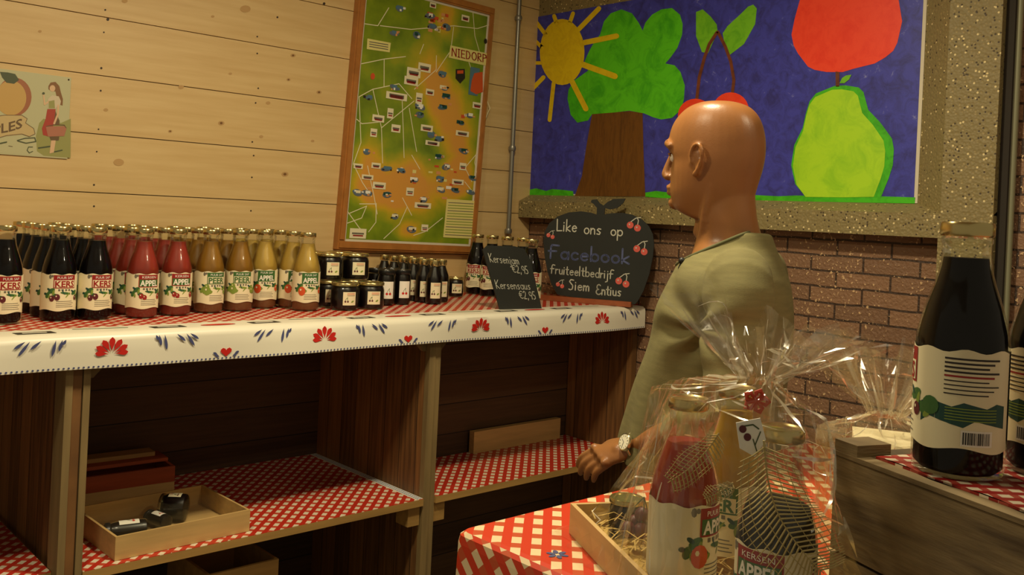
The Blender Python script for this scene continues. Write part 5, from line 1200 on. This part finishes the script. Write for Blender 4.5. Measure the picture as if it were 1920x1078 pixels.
        if r_ < .16: d_ += .006 * math.sin((p.z - el.z) * 110 + p.x * 40 + 2 * noise.noise(p * 12)) * (1 - r_ / .16)
        if p.z < 1.2 and abs(p.y) < .23: d_ += .009 * math.sin(math.atan2(p.y, p.x - .04) * 9 + 2 * noise.noise(Vector((p.x * 3, p.y * 3, p.z * 3)))) * (1.2 - p.z) / .24
        v.co = p + n_ * d_
    # neck hole (a tilted plane) and sleeve ends, hem open
    bm = bmesh.new(); bm.from_mesh(shirt.data)
    n0 = Vector((.52, 0, 1)).normalized(); p0 = Vector((0, 0, 1.516))
    bmesh.ops.bisect_plane(bm, geom=bm.verts[:] + bm.edges[:] + bm.faces[:], plane_co=p0, plane_no=n0, clear_outer=True)
    bmesh.ops.bisect_plane(bm, geom=bm.verts[:] + bm.edges[:] + bm.faces[:], plane_co=(0, 0, .99), plane_no=(0, 0, -1), clear_outer=True)
    bm.verts.ensure_lookup_table()
    bm.to_mesh(shirt.data); 
    # neckline cord following the cut edge
    be = [e for e in bm.edges if e.is_boundary and (e.verts[0].co - p0).dot(n0) > -.002]
    ctr_ = sum((e.verts[0].co for e in be), Vector()) / max(1, len(be))
    pts = sorted({tuple(v.co) for e in be for v in e.verts}, key=lambda c: math.atan2(c[1] - ctr_.y, c[0] - ctr_.x))
    bm.free()
    N_ = 48; rim = []
    for i in range(N_):
        a = -PI + 2 * PI * i / N_; q = min(pts, key=lambda c: abs(math.atan2(c[1] - ctr_.y, c[0] - ctr_.x) - a)); rim.append(Vector(q))
    rim = [(rim[i - 1] + rim[i] + rim[(i + 1) % N_]) / 3 for i in range(N_)]
    c = MB(); c.tube(rim + [rim[0], rim[1]], .0042, 'shirt_hem', 8); c.build('collar', t)
    md = shirt.modifiers.new('thick', 'SOLIDIFY'); md.thickness = .0015; md.offset = -1
    # lapel microphone on the collar
    c = MB(); f_ = max(rim, key=lambda q: q.x * .7 + q.y * .75); c.ball(f_ + Vector((.006, .004, -.004)), .008, 'black_plastic', 14); c.tube([f_ + Vector((.006, .004, -.008)), f_ + Vector((.010, .006, -.020)), f_ + Vector((.010, .006, -.032))], .0035, 'black_plastic', 8)
    o = c.build('lapel_microphone'); o.matrix_world = Matrix.Translation(org) @ Matrix.Rotation(yaw, 4, 'Z'); 
    o.parent = t; o.matrix_parent_inverse = (Matrix.Translation(org) @ Matrix.Rotation(yaw, 4, 'Z')).inverted()
    # trousers, shoes
    tr = MB(); loft(tr, interp([(1.0, .168, -.122, .186), (.95, .160, -.124, .188), (.88, .14, -.125, .188), (.82, .11, -.11, .175)]), 36, 'denim')
    for s in (-1, 1): limb(tr, [(0, s * .092, .86), (.006, s * .100, .68), (.012, s * .102, .48), (0, s * .104, .28), (-.005, s * .106, .10)], [.100, .090, .070, .066, .062], 'denim')
    fuse(tr, .01, 4, 'trousers', t)
    for s in (-1, 1):
        s_ = MB(); loft(s_, [(.0, .17, -.09, .05, s * .11, 2.4), (.02, .175, -.095, .052, s * .11, 2.4), (.05, .15, -.09, .047, s * .11, 2.2), (.085, .07, -.085, .042, s * .11), (.10, .05, -.08, .040, s * .11)], 28, 'leather'); s_.build('shoe', t)
    # watch
    dW = (WRL - ELL).normalized(); wc = WRL + dW * .004; fu = Vector((.10, .85, .45)); fu = (fu - dW * fu.dot(dW)).normalized(); sd = dW.cross(fu)
    M4 = Matrix((sd, dW, fu)).transposed().to_4x4(); M4.translation = wc
    c = MB(); c.tube([M4 @ Vector((.031 * math.cos(a), 0, .031 * math.sin(a))) for a in [2 * PI * i / 28 for i in range(30)]], .0045, 'watch_steel', 8)
    wt = c.build('wrist_watch', t)
    c = MB(); M5 = M4 @ Matrix.Translation((0, 0, .030)); c.lathe([(.018, 0), (.021, .002), (.021, .007), (.019, .009), (.0175, .0085)], 'watch_steel', 30, (0, 0, 0), M5); c.build('watch_case', wt)
    c = MB(); c.lathe([(.0172, .0085), (.0172, .0091)], 'watch_dial', 28, (0, 0, 0), M5)
    for i in range(12): a = i * PI / 6; q0, q1 = M5 @ Vector((.012 * math.cos(a), .012 * math.sin(a), .0093)), M5 @ Vector((.0155 * math.cos(a), .0155 * math.sin(a), .0093)); c.tube([q0, q1], .0006, 'black_plastic', 4)
    for a, l in ((.6, .010), (2.6, .014)): c.tube([M5 @ Vector((0, 0, .0094)), M5 @ Vector((l * math.cos(a), l * math.sin(a), .0094))], .0006, 'black_plastic', 4)
    c.build('watch_dial', wt)
man()
